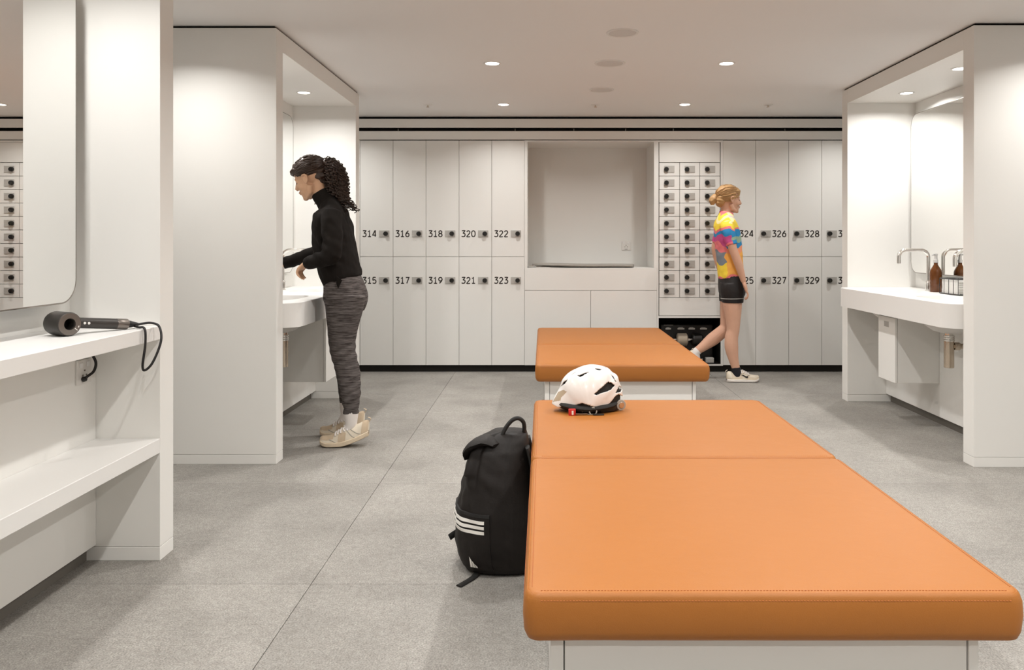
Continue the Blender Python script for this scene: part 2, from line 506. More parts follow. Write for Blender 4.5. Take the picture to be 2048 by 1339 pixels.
def big_locker(px0, px1, upper, num, left_side, label):
    x0, x1 = bx(px0), bx(px1); z0, z1 = (bz(513), bz(280.5)) if upper else (bz(730), bz(513))
    t = thing('tall_locker', label, 'locker', ((x0+x1)/2, YF, z0), 'numbered lockers on the back wall')
    bm = bmesh.new(); box(bm, x0, x1, YF + .022, YF + .50, z0, z1)
    obj('body', bm, M['locker'], t)
    bm = bmesh.new(); g = .0016; box(bm, x0 + g, x1 - g, YF, YF + .019, z0 + g, z1 - g, bev=.0008)
    obj('door', bm, M['locker'], t)
    cz = bz(467) if upper else bz(560.3)
    if left_side: nx, pcx, kx = x0 + 5.5*BK, x0 + 48.3*BK, x0 + 51.8*BK
    else: nx, pcx, kx = x0 + 33.5*BK, x0 + 20*BK, x0 + 15*BK
    lock_parts(t, pcx, cz, kx, .091, .060)
    bm = number_mesh(num, .053, .0448)
    bmesh.ops.translate(bm, verts=bm.verts, vec=(nx, YF, cz - .027))
    obj('number', bm, M['digit'], t, label='black number ' + num)
ORDN = ['first', 'second', 'third', 'fourth', 'fifth']
extra = {'315': 'partly behind grey trousers', '324': 'partly behind the jersey', '330': 'cut off', '331': 'cut off'}
for i, px in enumerate((720, 786, 852, 918, 983.5)):
    for up in (True, False):
        n = str(314 + 2*i + (0 if up else 1))
        big_locker(px, (786, 852, 918, 983.5, 1049)[i], up, n, True, f"{'upper' if up else 'lower'} cream locker {n}, {ORDN[i]} column from the basin bay" + (', ' + extra[n] if n in extra else ''))
for i, px in enumerate((1446, 1511.5, 1577.5, 1643.5)):
    for up in (True, False):
        n = str(324 + 2*i + (0 if up else 1))
        big_locker(px, (1511.5, 1577.5, 1643.5, 1709)[i], up, n, False, f"{'upper' if up else 'lower'} cream locker {n}, {ORDN[i]} column from the small lockers" + (', ' + extra[n] if n in extra else ''))

# ---- niche cabinet with drawer front and two doors
nx0, nx1 = bx(1049), bx(1314); ox0, ox1, oz0, oz1 = bx(1055), bx(1308), bz(535.5), bz(283.5)
ND = 0.50
t = thing('niche_cabinet', 'cream built-in cabinet with a big open niche, wide drawer and two doors', 'cabinet', ((nx0+nx1)/2, YF, bz(730)))
bm = bmesh.new()
box(bm, nx0, ox0, YF - .001, YF + ND, oz0, bz(280.5)); box(bm, ox1, nx1, YF - .001, YF + ND, oz0, bz(280.5)); box(bm, ox0, ox1, YF - .001, YF + ND, oz1, bz(280.5))
obj('niche_frame', bm, M['locker'], t)
bm = bmesh.new(); box(bm, nx0, nx1, YF + ND, YF + ND + .02, oz0, bz(280.5)); obj('niche_back', bm, M['locker'], t)
bm = bmesh.new(); box(bm, nx0, nx1, YF + .022, YF + ND, bz(730), oz0); obj('body', bm, M['locker'], t)
bm = bmesh.new(); box(bm, nx0 + .001, nx1 - .001, YF - .001, YF + .0205, bz(580), oz0 - .0003, bev=.0008); obj('drawer_front', bm, M['locker'], t)
for a, b in ((1049, 1181.5), (1181.5, 1314)):
    bm = bmesh.new(); box(bm, bx(a) + .0015, bx(b) - .0015, YF, YF + .0205, bz(730), bz(580.6), bev=.0008); obj('door', bm, M['locker'], t)

def socket(t_label, c, u, n, w=.086, h=.086):
    """twin-switch wall socket; c centre on the wall, u horizontal direction, n out of the wall"""
    c, u, n = Vector(c), Vector(u), Vector(n)
    t = thing('wall_socket', t_label, 'socket', c)
    def plate(name, a0, a1, z0, z1, d0, d1, mat, par):
        p = [c + u*a0 + n*d0, c + u*a1 + n*d1]
        bm = bmesh.new(); box(bm, min(p[0].x, p[1].x), max(p[0].x, p[1].x), min(p[0].y, p[1].y), max(p[0].y, p[1].y), c.z + z0, c.z + z1, bev=.0012)
        return obj(name, bm, mat, par)
    pl = plate('face_plate', -w/2, w/2, -h/2, h/2, 0, .008, M['socket'], t)
    for a in (-.022, .022):
        plate('switch', a - .008, a + .008, .016, .034, .007, .0115, M['trim_ring'], t)
    for a, z in ((0, .004), (-.011, -.012), (.011, -.012)):
        plate('pin_hole', a - .004, a + .004, z - .003, z + .003, .0075, .0084, M['kick'], pl)
    plate('marking', -.014, .014, -.036, -.032, .0075, .0084, M['kick'], pl)
    return t
socket('small white wall socket on the back of the open niche', ((1252 - VPX) * (YF + ND) / FPX, YF + ND, CAMZ - (491 - VPY) * (YF + ND) / FPX), (1, 0, 0), (0, -1, 0))

# grey folded ironing pad lying in the niche
t = thing('ironing_board', 'flat grey folded ironing board lying in the open niche', 'ironing board', (bx(1165), YF + .14, oz0))
bm = bmesh.new()
za = oz0 + .016
out = []
for k in range(41):
    u = k / 40; x = bx(1064) + u * (bx(1272) - bx(1064))
    hw = .155 * min(1, (1 - (1 - min(u / .32, 1)) ** 2.2) * .75 + .25) * (1 if u < .96 else math.sqrt(max(0.02, 1 - ((u - .96) / .04) ** 2)))
    out.append((x, hw, za + .011 * (1 - u) + .002 * math.sin(u * 9)))
rings = []
for x, hw, z in out:
    ring = []
    for j in range(14):
        th = 2*PI*j/14; c, s = math.cos(th), math.sin(th)
        ring.append(bm.verts.new((x, YF + .17 + hw * math.copysign(abs(c) ** .5, c), z + .0135 * math.copysign(abs(s) ** .7, s))))
    rings.append(ring)
for r0, r1 in zip(rings, rings[1:]):
    for j in range(14): bm.faces.new((r0[j], r0[(j+1) % 14], r1[(j+1) % 14], r1[j]))
bm.faces.new(rings[0]); bm.faces.new(rings[-1])
M['greycloth'] = simple('grey_cover_cloth', (0.36, 0.335, 0.30), 0.8, var=.08, scale=60, bump=.3, bscale=700)
obj('padded_cover', bm, M['greycloth'], t, smooth=50)
bm = bmesh.new()
for yy in (YF + .06, YF + .26):
    tube(bm, [(bx(1072), yy, oz0 + .005), (bx(1150), yy, oz0 + .006), (bx(1262), yy, oz0 + .005)], .005, 8)
tube(bm, [(bx(1058), YF + .05, oz0 + .010), (bx(1058), YF + .28, oz0 + .010)], .009, 10)
tube(bm, [(bx(1058), YF + .10, oz0 + .010), (bx(1070), YF + .12, oz0 + .018)], .005, 8)
obj('folded_legs', bm, M['chrome'], t, smooth=40)

# ---- small lockers: 3 x 10 bank
fx0, fx1 = bx(1314), bx(1446)
t = thing('small_locker_cabinet', 'cream cabinet housing thirty small lockers above a black open compartment', 'cabinet', ((fx0+fx1)/2, YF, bz(731)))
bm = bmesh.new()
box(bm, fx0, bx(1317.2), YF - .001, YF + ND, bz(731), bz(280.5)); box(bm, bx(1441.3), fx1, YF - .001, YF + ND, bz(731), bz(280.5))
box(bm, bx(1317.2), bx(1441.3), YF - .001, YF + ND, bz(284), bz(280.5)); box(bm, bx(1317.2), bx(1441.3), YF - .001, YF + ND, bz(635.5), bz(631.5))
box(bm, bx(1317.2), bx(1441.3), YF - .001, YF + ND, bz(731), bz(727.8))
obj('cabinet_frame', bm, M['locker'], t)
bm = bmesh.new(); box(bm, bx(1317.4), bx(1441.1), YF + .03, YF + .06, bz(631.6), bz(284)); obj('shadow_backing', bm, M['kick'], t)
bm = bmesh.new(); box(bm, bx(1318.6), bx(1439.8), YF, YF + .03, bz(324.2), bz(284.4), bev=.001); obj('top_panel', bm, M['locker'], t)
bm = bmesh.new(); box(bm, bx(1318.6), bx(1439.8), YF, YF + .03, bz(630.6), bz(595.2), bev=.001); obj('bottom_panel', bm, M['locker'], t)
bm = bmesh.new()
box(bm, bx(1317.2), bx(1441.3), YF + ND - .01, YF + ND, bz(727.8), bz(635.5))
box(bm, bx(1317.2), bx(1317.2) + .004, YF + .004, YF + ND, bz(727.8), bz(635.5)); box(bm, bx(1441.3) - .004, bx(1441.3), YF + .004, YF + ND, bz(727.8), bz(635.5))
box(bm, bx(1317.2), bx(1441.3), YF + .004, YF + ND, bz(635.5) - .004, bz(635.5)); box(bm, bx(1317.2), bx(1441.3), YF + .004, YF + ND, bz(727.8), bz(727.8) + .003)
obj('compartment_lining', bm, M['black'], t)
cols = (1318.3, 1359.3, 1399.6, 1440.2); r0y, rp = 324.9, 26.98
ORD = ['top', 'second', 'third', 'fourth', 'fifth', 'sixth', 'seventh', 'eighth', 'ninth', 'bottom']
CO = ['column beside the niche', 'middle column', 'column beside locker 324']
for r in range(10):
    for c in range(3):
        x0, x1 = bx(cols[c]), bx(cols[c+1]); z1, z0 = bz(r0y + r*rp), bz(r0y + (r+1)*rp)
        b = thing('small_locker', f'small cream locker, {ORD[r]} row, {CO[c]} of the thirty', 'small locker', ((x0+x1)/2, YF, z0), 'small lockers in the three-column bank')
        bm = bmesh.new(); g = .0021; box(bm, x0 + g, x1 - g, YF, YF + .03, z0 + g, z1 - g, bev=.001); obj('door', bm, M['locker'], b)
        cz = (z0 + z1) / 2
        lock_parts(b, x0 + 20.2*BK, cz, x0 + 14.2*BK, .092, .062)

# ---- shoe polisher in the black compartment
t = thing('shoe_polisher', 'black shoe polishing machine with brush rollers in the dark compartment', 'shoe polisher', (bx(1380), YF + .2, bz(727.8) + .003))
zb = bz(727.8) + .003
M['blackplastic'] = simple('black_plastic', (0.012, 0.011, 0.010), 0.35)
M['brush'] = simple('beige_brush', (0.42, 0.35, 0.27), 0.9, bump=.8, bscale=300, var=.2, scale=200)
bm = bmesh.new(); box(bm, bx(1326), bx(1434), YF + .16, YF + .40, zb, bz(652), bev=.012, seg=3); obj('housing', bm, M['blackplastic'], t)
for px, wpx in ((1342, 11), (1368, 14), (1390, 13), (1414, 14)):
    bm = bmesh.new(); box(bm, bx(px - wpx/2), bx(px + wpx/2), YF + .158, YF + .161, bz(662.3), bz(659.2)); box(bm, bx(px - wpx/2 + 2), bx(px + wpx/2 - 3), YF + .158, YF + .161, bz(658.4), bz(657.6))
    obj('white_marking', bm, M['socket'], t)
bm = bmesh.new(); box(bm, bx(1333), bx(1352), YF + .158, YF + .161, bz(653.6), bz(652.8)); obj('white_marking', bm, M['lock_plate'], t)
for i, px in enumerate((1368, 1398)):
    bm = bmesh.new()
    prof = [(0, 0), (.045, 0)] + [(.056 + .003 * (k % 2), .008 + k * .008) for k in range(11)] + [(.045, .096), (0, .096)]
    lathe(bm, prof, (bx(px) - .048, YF + .10, bz(681)), axis=(1, 0, 0), seg=24)
    obj('brush_roller', bm, M['brush'] if i == 0 else M['blackplastic'], t, smooth=50)
    bm = bmesh.new(); lathe(bm, [(0, 0), (.018, 0), (.018, .02), (0, .02)], (bx(px) + .048, YF + .10, bz(681)), axis=(1, 0, 0), seg=16)
    obj('roller_hub', bm, M['chrome'], t, smooth=40)
bm = bmesh.new(); tube(bm, [(bx(1350), YF + .10, bz(681)), (bx(1425), YF + .10, bz(681))], .008, 8); tube(bm, [(bx(1425), YF + .10, bz(681)), (bx(1425), YF + .2, bz(681))], .008, 8)
obj('roller_shaft', bm, M['chrome'], t, smooth=40)
bm = bmesh.new(); box(bm, bx(1415), bx(1431), YF + .06, YF + .12, zb, bz(717), bev=.004, seg=2); obj('polish_pot', bm, M['lock_plate'], t)

# ------------------------------------------------------------------ bays (partition boxes with back panel)
TH, SOF, PTOP, PL = 0.105, 2.186, 2.289, 0.050
def bay(s, xe, xb, xl, xd, y0, y1, low_top, label):
    """s: side sign; xe end faces, xb back panel, xl lower panel, xd rear (all absolute distances from the centre line)"""
    t = thing('vanity_bay', label, 'partition bay', (s * (xe + xd) / 2, (y0 + y1) / 2, 0))
    for a, b in ((y0, y0 + TH), (y1 - TH, y1)):
        bm = bmesh.new(); box(bm, s*xe, s*xd, a, b, PL + .0015, PTOP, bev=.0012); obj('side_panel', bm, M['panel'], t)
        bm = bmesh.new(); box(bm, s*xe, s*xd, a, b, 0.0, PL, bev=.0012); obj('plinth', bm, M['panel'], t)
    bm = bmesh.new(); box(bm, s*(xe + .0005), s*xb, y0 + TH, y1 - TH, SOF, PTOP); obj('header', bm, M['panel'], t)
    bm = bmesh.new(); box(bm, s*xb, s*xd, y0 + TH, y1 - TH, low_top, PTOP); obj('back_panel', bm, M['panel'], t)
    bm = bmesh.new(); box(bm, s*xl, s*xd, y0 + TH + .001, y1 - TH - .001, PL + .008, low_top, bev=.001); obj('lower_panel', bm, M['panel'], t)
    bm = bmesh.new(); box(bm, s*(xl + .035), s*xd, y0 + TH, y1 - TH, 0, PL + .008); obj('kickboard', bm, M['kick'], t)
    bm = bmesh.new(); box(bm, s*(xe + .014), s*xd, y0 + .014, y1 - .014, PTOP, CEIL); obj('shadow_gap', bm, M['black'], t)  # recessed black filler stands in for the shade inside the gap
    return t
bay(-1, 1.40, 1.73, 1.634, 2.35, 1.14, 3.03, .808, 'white bay with mirror and shelves holding the hair dryer')
bay(-1, 1.40, 1.872, 1.70, 2.35, 4.20, 6.09, .80, 'white basin bay where the person in black fleece stands')
bay(1, 2.232, 2.731, 2.515, 3.20, 4.145, 5.97, .80, 'white basin bay with bottles and bent tap')

def rounded_outline(u0, u1, v0, v1, r, n=8):
    pts = []
    for cx, cy, a0 in ((u1 - r, v1 - r, 0), (u0 + r, v1 - r, 90), (u0 + r, v0 + r, 180), (u1 - r, v0 + r, 270)):
        for k in range(n + 1):
            a = math.radians(a0 + 90 * k / n); pts.append((cx + r*math.cos(a), cy + r*math.sin(a)))
    return pts
def mirror(s, x, y0, y1, z0, z1, label, r=.085):
    t = thing('wall_mirror', label, 'mirror', (s * x, (y0+y1)/2, z0))
    o = rounded_outline(y0, y1, z0, z1, r, 12)
    bm = bmesh.new(); prism(bm, o, 0, s*x, s*(x + .004)); obj('mirror_glass', bm, M['mirror'], t)
    o2 = rounded_outline(y0 - .001, y1 + .001, z0 - .001, z1 + .001, r, 12)
    bm = bmesh.new(); tube(bm, [(s*(x + .002), p[0], p[1]) for p in o2], [(.0032, .0032)]*len(o2), 8, ref=Vector((1, 0, 0)), closed=True); obj('mirror_rim', bm, M['mirror_edge'], t, smooth=50)
    bm = bmesh.new(); prism(bm, o2, 0, s*(x + .0045), s*(x + .016)); obj('backing_board', bm, M['mirror_edge'], t)
    return t
def mirror_mount(t, s, x, xb, y0, y1, z0, z1):
    bm = bmesh.new(); box(bm, s*(x + .016), s*xb, y0 + .16, y1 - .16, z0 + .16, z1 - .16); obj('mounting_box', bm, M['panel'], t)
m = mirror(-1, 1.651, 1.42, 2.828, .955, 2.10, 'rounded rectangular mirror above the hair dryer shelf'); mirror_mount(m, -1, 1.651, 1.73, 1.42, 2.828, .955, 2.10)
m = mirror(-1, 1.838, 4.42, 5.885, .95, 2.084, 'rounded mirror in front of the person in black fleece'); mirror_mount(m, -1, 1.838, 1.872, 4.42, 5.885, .95, 2.084)
m = mirror(1, 2.67, 4.33, 5.804, .95, 2.084, 'rounded mirror behind the amber bottles and tap'); mirror_mount(m, 1, 2.67, 2.731, 4.33, 5.804, .95, 2.084)

for x, y, lab in ((-1.628, 4.72, 'downlight hidden in the soffit above the person at the basin'), (-1.628, 5.449, 'downlight in the soffit above the mirror of the person'),
                  (2.45, 4.70, 'soffit downlight half hidden by the partition edge, above bottles'), (2.484, 5.467, 'soffit downlight fully visible above the bent tap')):
    downlight(x, y, SOF, lab, BAY_LAMP_W, r=.038, spread=BAY_SPREAD, group='downlights in the basin bays')
for y in (1.65, 2.45):
    downlight(-1.565, y, SOF, 'soffit downlight above the hair dryer shelf, beyond the picture', BAY_LAMP_W * .78, r=.038, spread=BAY_SPREAD, group='downlights in the hair dryer bay')

# hair dryer bay: worktop and shelf
bm = bmesh.new(); box(bm, -1.40, -1.7295, 1.246, 2.9245, .808, .858, bev=.0015); obj('worktop', bm, M['counter'], label='white worktop carrying the black hair dryer', cat='worktop')
bm = bmesh.new(); box(bm, -1.40, -1.6335, 1.246, 2.9245, .394, .447, bev=.0015); obj('open_shelf', bm, M['counter'], label='empty white shelf below the hair dryer worktop', cat='shelf')

# basin counters with integrated bowls
def basin_counter(s, xf, xb, y0, y1, bowls, label):
    z0, z1, r = .704, .838, .10
    t = thing('basin_counter', label, 'basin counter', (s*(xf + xb)/2, (y0+y1)/2, z0))
    bm = bmesh.new()
    out = []
    for cx, cy, a0 in ((xf + r, y1 - r, 90), (xf + r, y0 + r, 180)):
        for k in range(13):
            a = math.radians(a0 + 90*k/12); out.append((cx + r*math.cos(a), cy + r*math.sin(a)))
    out.append((xb, y0)); out.append((xb, y1))
    # outline as fine top grid is cut by bowls: top made by triangle fill with holes
    def loop(pts, z): return [bm.verts.new((s*p[0], p[1], z)) for p in pts]
    ch = .003
    cxm, cym = (xf+xb)/2, (y0+y1)/2
    def inset(p):
        d = Vector((p[0]-cxm, p[1]-cym)); return (p[0] - math.copysign(min(ch, abs(d.x)), d.x), p[1] - math.copysign(min(ch, abs(d.y)), d.y))
    lb, lt, li = loop(out, z0), loop(out, z1 - ch), loop([inset(p) for p in out], z1)
    n = len(out)
    for A, B in ((lb, lt), (lt, li)):
        for i in range(n): bm.faces.new((A[i], A[(i+1) % n], B[(i+1) % n], B[i]))
    bm.faces.new(lb[::-1])
    edges = [bm.edges.get((li[i], li[(i+1) % n])) for i in range(n)]
    for by in bowls:
        prev = None
        for k, (fr, dz) in enumerate(((1.0, 0), (.985, -.006), (.955, -.04), (.88, -.085), (.70, -.105), (.35, -.112), (.08, -.114))):
            hw, hd, e = .235 * fr, .150 * fr, 3.2
            ring = []
            for q in range(40):
                a = 2*PI*q/40; c, sn = math.cos(a), math.sin(a)
                ring.append(bm.verts.new((s*((xf + .245) + hd*math.copysign(abs(c)**(2/e), c)), by + hw*math.copysign(abs(sn)**(2/e), sn), z1 + dz)))
            if prev:
                for q in range(40): bm.faces.new((prev[q], prev[(q+1) % 40], ring[(q+1) % 40], ring[q]))
            else:
                edges += [bm.edges.get((ring[q], ring[(q+1) % 40])) or bm.edges.new((ring[q], ring[(q+1) % 40])) for q in range(40)]
            prev = ring
        bm.faces.new(prev)
    bmesh.ops.triangle_fill(bm, edges=edges, use_beauty=True)
    obj('counter_slab', bm, M['counter'], t, smooth=30)
    for by in bowls:
        c = (s*(xf + .245), by, z0)
        bm = bmesh.new(); lathe(bm, [(0, .0), (.15, .0), (.14, -.03), (.10, -.058), (.05, -.072), (0, -.074)], c, seg=32); obj('bowl_underside', bm, M['counter'], t, smooth=40)
        bm = bmesh.new(); lathe(bm, [(0, z1 - z0 - .110), (.020, z1 - z0 - .110), (.022, z1 - z0 - .114), (0, z1 - z0 - .114)], c, seg=24); obj('drain', bm, M['chrome'], t, smooth=40)
    return t
basin_counter(-1, 1.322, 1.8715, 4.3055, 5.9845, (4.73, 5.50), 'thick white rounded basin counter behind the grey trousers')
basin_counter(1, 2.152, 2.7305, 4.2505, 5.8645, (4.70, 5.44), 'thick white rounded basin counter carrying bottles')

def trap(s, x, y, xw, label):
    t = thing('bottle_trap', label, 'basin trap', (s*x, y, .43))
    bm = bmesh.new(); lathe(bm, [(0, .43), (.027, .43), (.028, .433), (.028, .585), (0, .585)], (s*x, y, 0), seg=28); obj('trap_cup', bm, M['brass'], t, smooth=40)
    bm = bmesh.new()
    for z in (.585, .597, .609): lathe(bm, [(0, z), (.029, z), (.0305, z + .003), (.0305, z + .009), (.029, z + .0115), (0, z + .0115)], (s*x, y, 0), seg=28)
    lathe(bm, [(0, .6205), (.024, .6205), (.024, .64), (0, .64)], (s*x, y, 0), seg=28)
    obj('trap_collar', bm, M['chrome'], t, smooth=30)
    bm = bmesh.new(); tube(bm, [(s*(x + .02), y, .555), (s*xw, y, .555)], .016, 20); lathe(bm, [(0, 0), (.022, 0), (.024, .006), (.024, .03), (.02, .036), (0, .036)], (s*(x + .028), y, .555), axis=(s, 0, 0), seg=24)
    lathe(bm, [(0, 0), (.03, 0), (.03, .006), (0, .006)], (s*(xw - .007), y, .555), axis=(s, 0, 0), seg=24)
    obj('waste_pipe', bm, M['brass'], t, smooth=40)
trap(1, 2.385, 4.70, 2.5145, 'satin metal bottle trap under the counter with bottles')
trap(1, 2.385, 5.44, 2.5145, 'satin metal bottle trap hidden behind the white bin box')
trap(-1, 1.535, 4.73, 1.6995, 'satin metal bottle trap under the counter at the person')

def bin_box(s, xf, xw, y0, y1, z0, z1, label):
    t = thing('waste_bin_box', label, 'waste bin', (s*(xf+xw)/2, (y0+y1)/2, z0))
    bm = bmesh.new(); box(bm, s*(xf + .019), s*xw, y0, y1, z0, z1, bev=.0015); obj('bin_body', bm, M['panel'], t)
    bm = bmesh.new(); box(bm, s*xf, s*(xf + .017), y0, y1, z0, z1 - .02, bev=.0015); d = obj('bin_door', bm, M['panel'], t)
    bm = bmesh.new(); box(bm, s*(xf - .001), s*(xf + .002), (y0+y1)/2 - .035, (y0+y1)/2 + .035, z1 - .085, z1 - .05); obj('pictogram_plate', bm, M['lock_plate'], d)
    bm = bmesh.new(); box(bm, s*(xf + .002), s*(xf + .018), y0 + .01, y1 - .01, z1 - .019, z1 - .001); obj('slot', bm, M['kick'], t)
bin_box(1, 2.2325, 2.5145, 5.074, 5.325, .272, .703, 'white waste bin box under the counter with bottles')
bin_box(-1, 1.383, 1.6995, 5.10, 5.35, .275, .703, 'white waste bin box behind the grey trousers')

def tap(s, x, y, label):
    """tall bent swan-neck tap, spout towards the room"""
    z = .838; r = .0125
    t = thing('basin_tap', label, 'tap', (s*x, y, z))
    bm = bmesh.new(); lathe(bm, [(0, 0), (.022, 0), (.022, .004), (.018, .006), (.018, .062), (.016, .066), (0, .066)], (s*x, y, z), seg=24); b = obj('tap_base', bm, M['chrome'], t, smooth=30)
    pts = [(s*x, y, z + .06), (s*x, y, z + .225)]
    for k in range(1, 9):
        a = PI/2*k/8; pts.append((s*(x - .05 + .05*math.cos(a)), y, z + .225 + .05*math.sin(a)))
    for k in range(0, 9):
        a = PI/2*k/8; pts.append((s*(x - .155 - .045*math.sin(a)), y, z + .230 + .045*math.cos(a)))
    pts.append((s*(x - .20), y, z + .185))
    bm = bmesh.new(); tube(bm, pts, r, 16); obj('spout', bm, M['chrome'], t, smooth=40)
    bm = bmesh.new(); lathe(bm, [(0, 0), (.009, 0), (.009, .001), (0, .001)], (s*(x - .20), y, z + .1845)); obj('aerator', bm, M['kick'], t)
    bm = bmesh.new(); tube(bm, [(s*x, y - .016, z + .042), (s*x, y - .03, z + .046), (s*x, y - .062, z + .058)], .005, 10); obj('lever', bm, M['chrome'], t, smooth=40)
tap(1, 2.62, 5.44, 'chrome bent tap standing clear of the amber bottle')
tap(1, 2.62, 4.70, 'chrome tap mostly hidden by the partition beside the towel basket')
tap(-1, 1.79, 4.73, 'chrome tap at the basin in front of the person')
tap(-1, 1.79, 5.50, 'chrome tap at the far basin behind the person\'s arm')

# ------------------------------------------------------------------ benches
BTOP, BW = 0.45, 1.02
def cushion_mesh(w, l, h):
    """upholstered slab, origin at bottom centre: rounded-rectangle loft with welt groove near the top edge"""
    bm = bmesh.new()
    prof = [(.010, -.002), (.003, .004), (-.003, .02), (-.006, .05), (-.0045, .08), (-.001, .092), (.0015, .0965), (.0035, .0985), (.0055, .0972), (.0065, .0985), (.010, .1000), (.018, .1010), (.05, .1025), (.12, .1040), (.25, .1050), (.36, .1052)]
    rings = []
    for ins, z in prof:
        hw, hl = w/2 - ins, l/2 - ins
        r = max(.006, .030 - ins * .5) if ins < .05 else .03
        pts = []
        def edge(a, b, n):
            for k in range(n): pts.append((a[0] + (b[0]-a[0])*k/n, a[1] + (b[1]-a[1])*k/n))
        crn = ((hw - r, hl - r, 0), (-hw + r, hl - r, 90), (-hw + r, -hl + r, 180), (hw - r, -hl + r, 270))
        for q, (cx, cy, a0) in enumerate(crn):
            for k in range(6):
                a = math.radians(a0 + 90*k/6); pts.append((cx + r*math.cos(a), cy + r*math.sin(a)))
            a = math.radians(a0 + 90); p0 = (cx + r*math.cos(a), cy + r*math.sin(a))
            nx = crn[(q+1) % 4]; a2 = math.radians(nx[2]); p1 = (nx[0] + r*math.cos(a2), nx[1] + r*math.sin(a2))
            edge(p0, p1, 14)
        ring = []
        for x, y in pts:
            cf = max(0, (abs(x)/(w/2) - .93) / .07) * max(0, (abs(y)/(l/2) - .93) / .07)
            dz = -.006 * cf if z < .03 else 0
            wob = .0012 * noise.noise(Vector((x*9, y*9, z*20))) if z < .09 else .0006 * noise.noise(Vector((x*5, y*5, 0)))
            ring.append(bm.verts.new((x * (1 + wob/.5), y * (1 + wob/.5), (z + dz) * h / .1 + (wob if z > .1 else 0))))
        rings.append(ring)
    n = len(rings[0])
    for a, b in zip(rings, rings[1:]):
        for k in range(n): bm.faces.new((a[k], a[(k+1) % n], b[(k+1) % n], b[k]))
    bm.faces.new(rings[0][::-1]); bm.faces.new(rings[-1])
    return bm
def stitch_mesh(w, l, h):
    vs, fs = [], []
    for ins, z in ((-.0035, .0865), (.0135, .1008)):
        for sgn in (-1, 1):
            for axis in (0, 1):
                half = (w if axis == 0 else l)/2 - .03; other = (l if axis == 0 else w)/2 - ins
                k = int(2*half / .0065)
                for i in range(k):
                    a = -half + (i + .5) * 2*half/k; zz = z*h/.1
                    hx, hy = (.0018, .0007) if axis == 0 else (.0007, .0018)
                    cx, cy = (a, sgn*other) if axis == 0 else (sgn*other, a)
                    base = len(vs)
                    vs += [(cx + i*hx, cy + j*hy, zz + q*.0007) for q in (-1, 1) for i, j in ((-1, -1), (1, -1), (1, 1), (-1, 1))]
                    fs += [tuple(base + q for q in f) for f in ((3, 2, 1, 0), (4, 5, 6, 7), (0, 1, 5, 4), (1, 2, 6, 5), (2, 3, 7, 6), (3, 0, 4, 7))]
    me = bpy.data.meshes.new('stitching'); me.from_pydata(vs, [], fs)
    return me
def bench(xc, y0, y1, seam, label):
    H0 = .348
    t = thing('padded_bench', label, 'bench', (xc, (y0+y1)/2, 0))
    for a, b in ((y0, seam), (seam, y1)):
        o = obj('cushion', cushion_mesh(BW, b - a - .001, .098), M['leather'], t, smooth=45, local=True, label='orange leather cushion')
        o.location = (0, (a+b)/2 - (y0+y1)/2, H0)
        obj_me('stitching', stitch_mesh(BW, b - a - .001, .098), M['thread'], o, local=True, kind='stuff')
    x0, x1, a, b = xc - BW/2 + .052, xc + BW/2 - .072, y0 + .045, y1 - .045
    for xa, xb in ((x0, x0 + .027), (x1 - .02, x1)):
        bm = bmesh.new(); box(bm, xa, xb, a, b, 0, H0, bev=.001); obj('side_panel', bm, M['panel'], t)
    for ya, yb in ((a + .004, a + .022), (b - .022, b - .004)):
        bm = bmesh.new(); box(bm, x0 + .0295, x1 - .0225, ya, yb, .004, H0, bev=.001); obj('end_panel', bm, M['panel'], t)
    bm = bmesh.new(); box(bm, x0 + .0272, x1 - .0202, a + .023, b - .023, .02, H0); obj('core', bm, M['kick'], t)
bench(-.036 + BW/2, 1.63, 3.653, 2.667, 'orange leather bench in front, with the white helmet on it')
bench(-.036 + BW/2 - .005, 4.70, 6.76, 5.65, 'orange leather bench behind, near the lockers')

# ------------------------------------------------------------------ hair dryer, cable and socket
M['dryer'] = simple('dark_grey_plastic', (0.045, 0.040, 0.036), 0.38, metal=0.3, spec=0.5)
M['dryer_face'] = simple('nickel_face', (0.20, 0.175, 0.155), 0.33, metal=0.85)
M['cable'] = simple('black_cable', (0.012, 0.010, 0.010), 0.5)
WT = .858
dc = Vector((-1.572, 2.615, WT + .0395))
dn = Vector((.86, -.51, 0)).normalized(); du = Vector((.51, .86, 0)).normalized()
t = thing('hair_dryer', 'dark grey ring-shaped hair dryer lying on the white worktop', 'hair dryer', (dc.x, dc.y, WT))
bm = bmesh.new()
lathe(bm, [(.018, -.044), (.033, -.047), (.037, -.044), (.039, -.036), (.039, .040), (.0375, .044), (.036, .045)], dc, axis=dn, seg=48)
lathe(bm, [(.018, .044), (.018, -.044)], dc, axis=dn, seg=48)
lathe(bm, [(.0165, -.010), (0, -.010)], dc, axis=dn, seg=48)
obj('barrel', bm, M['dryer'], t, smooth=35)
bm = bmesh.new(); lathe(bm, [(.036, .0448), (.0355, .0465), (.019, .0465), (.0178, .044), (.0178, .036), (.0185, .036), (.0185, .043), (.036, .0435), (.036, .0448)], dc, axis=dn, seg=48)
fr = obj('face_ring', bm, M['dryer_face'], t, smooth=35, label='brushed nickel front ring')
bm = bmesh.new(); lathe(bm, [(0, .012), (.010, .010), (.017, .006), (.017, .002), (0, .002)], dc, axis=dn, seg=32); obj('inner_cone', bm, M['blackplastic'], t, smooth=40)
bm = bmesh.new()
zv = Vector((0, 0, 1)); side = dn.cross(zv)
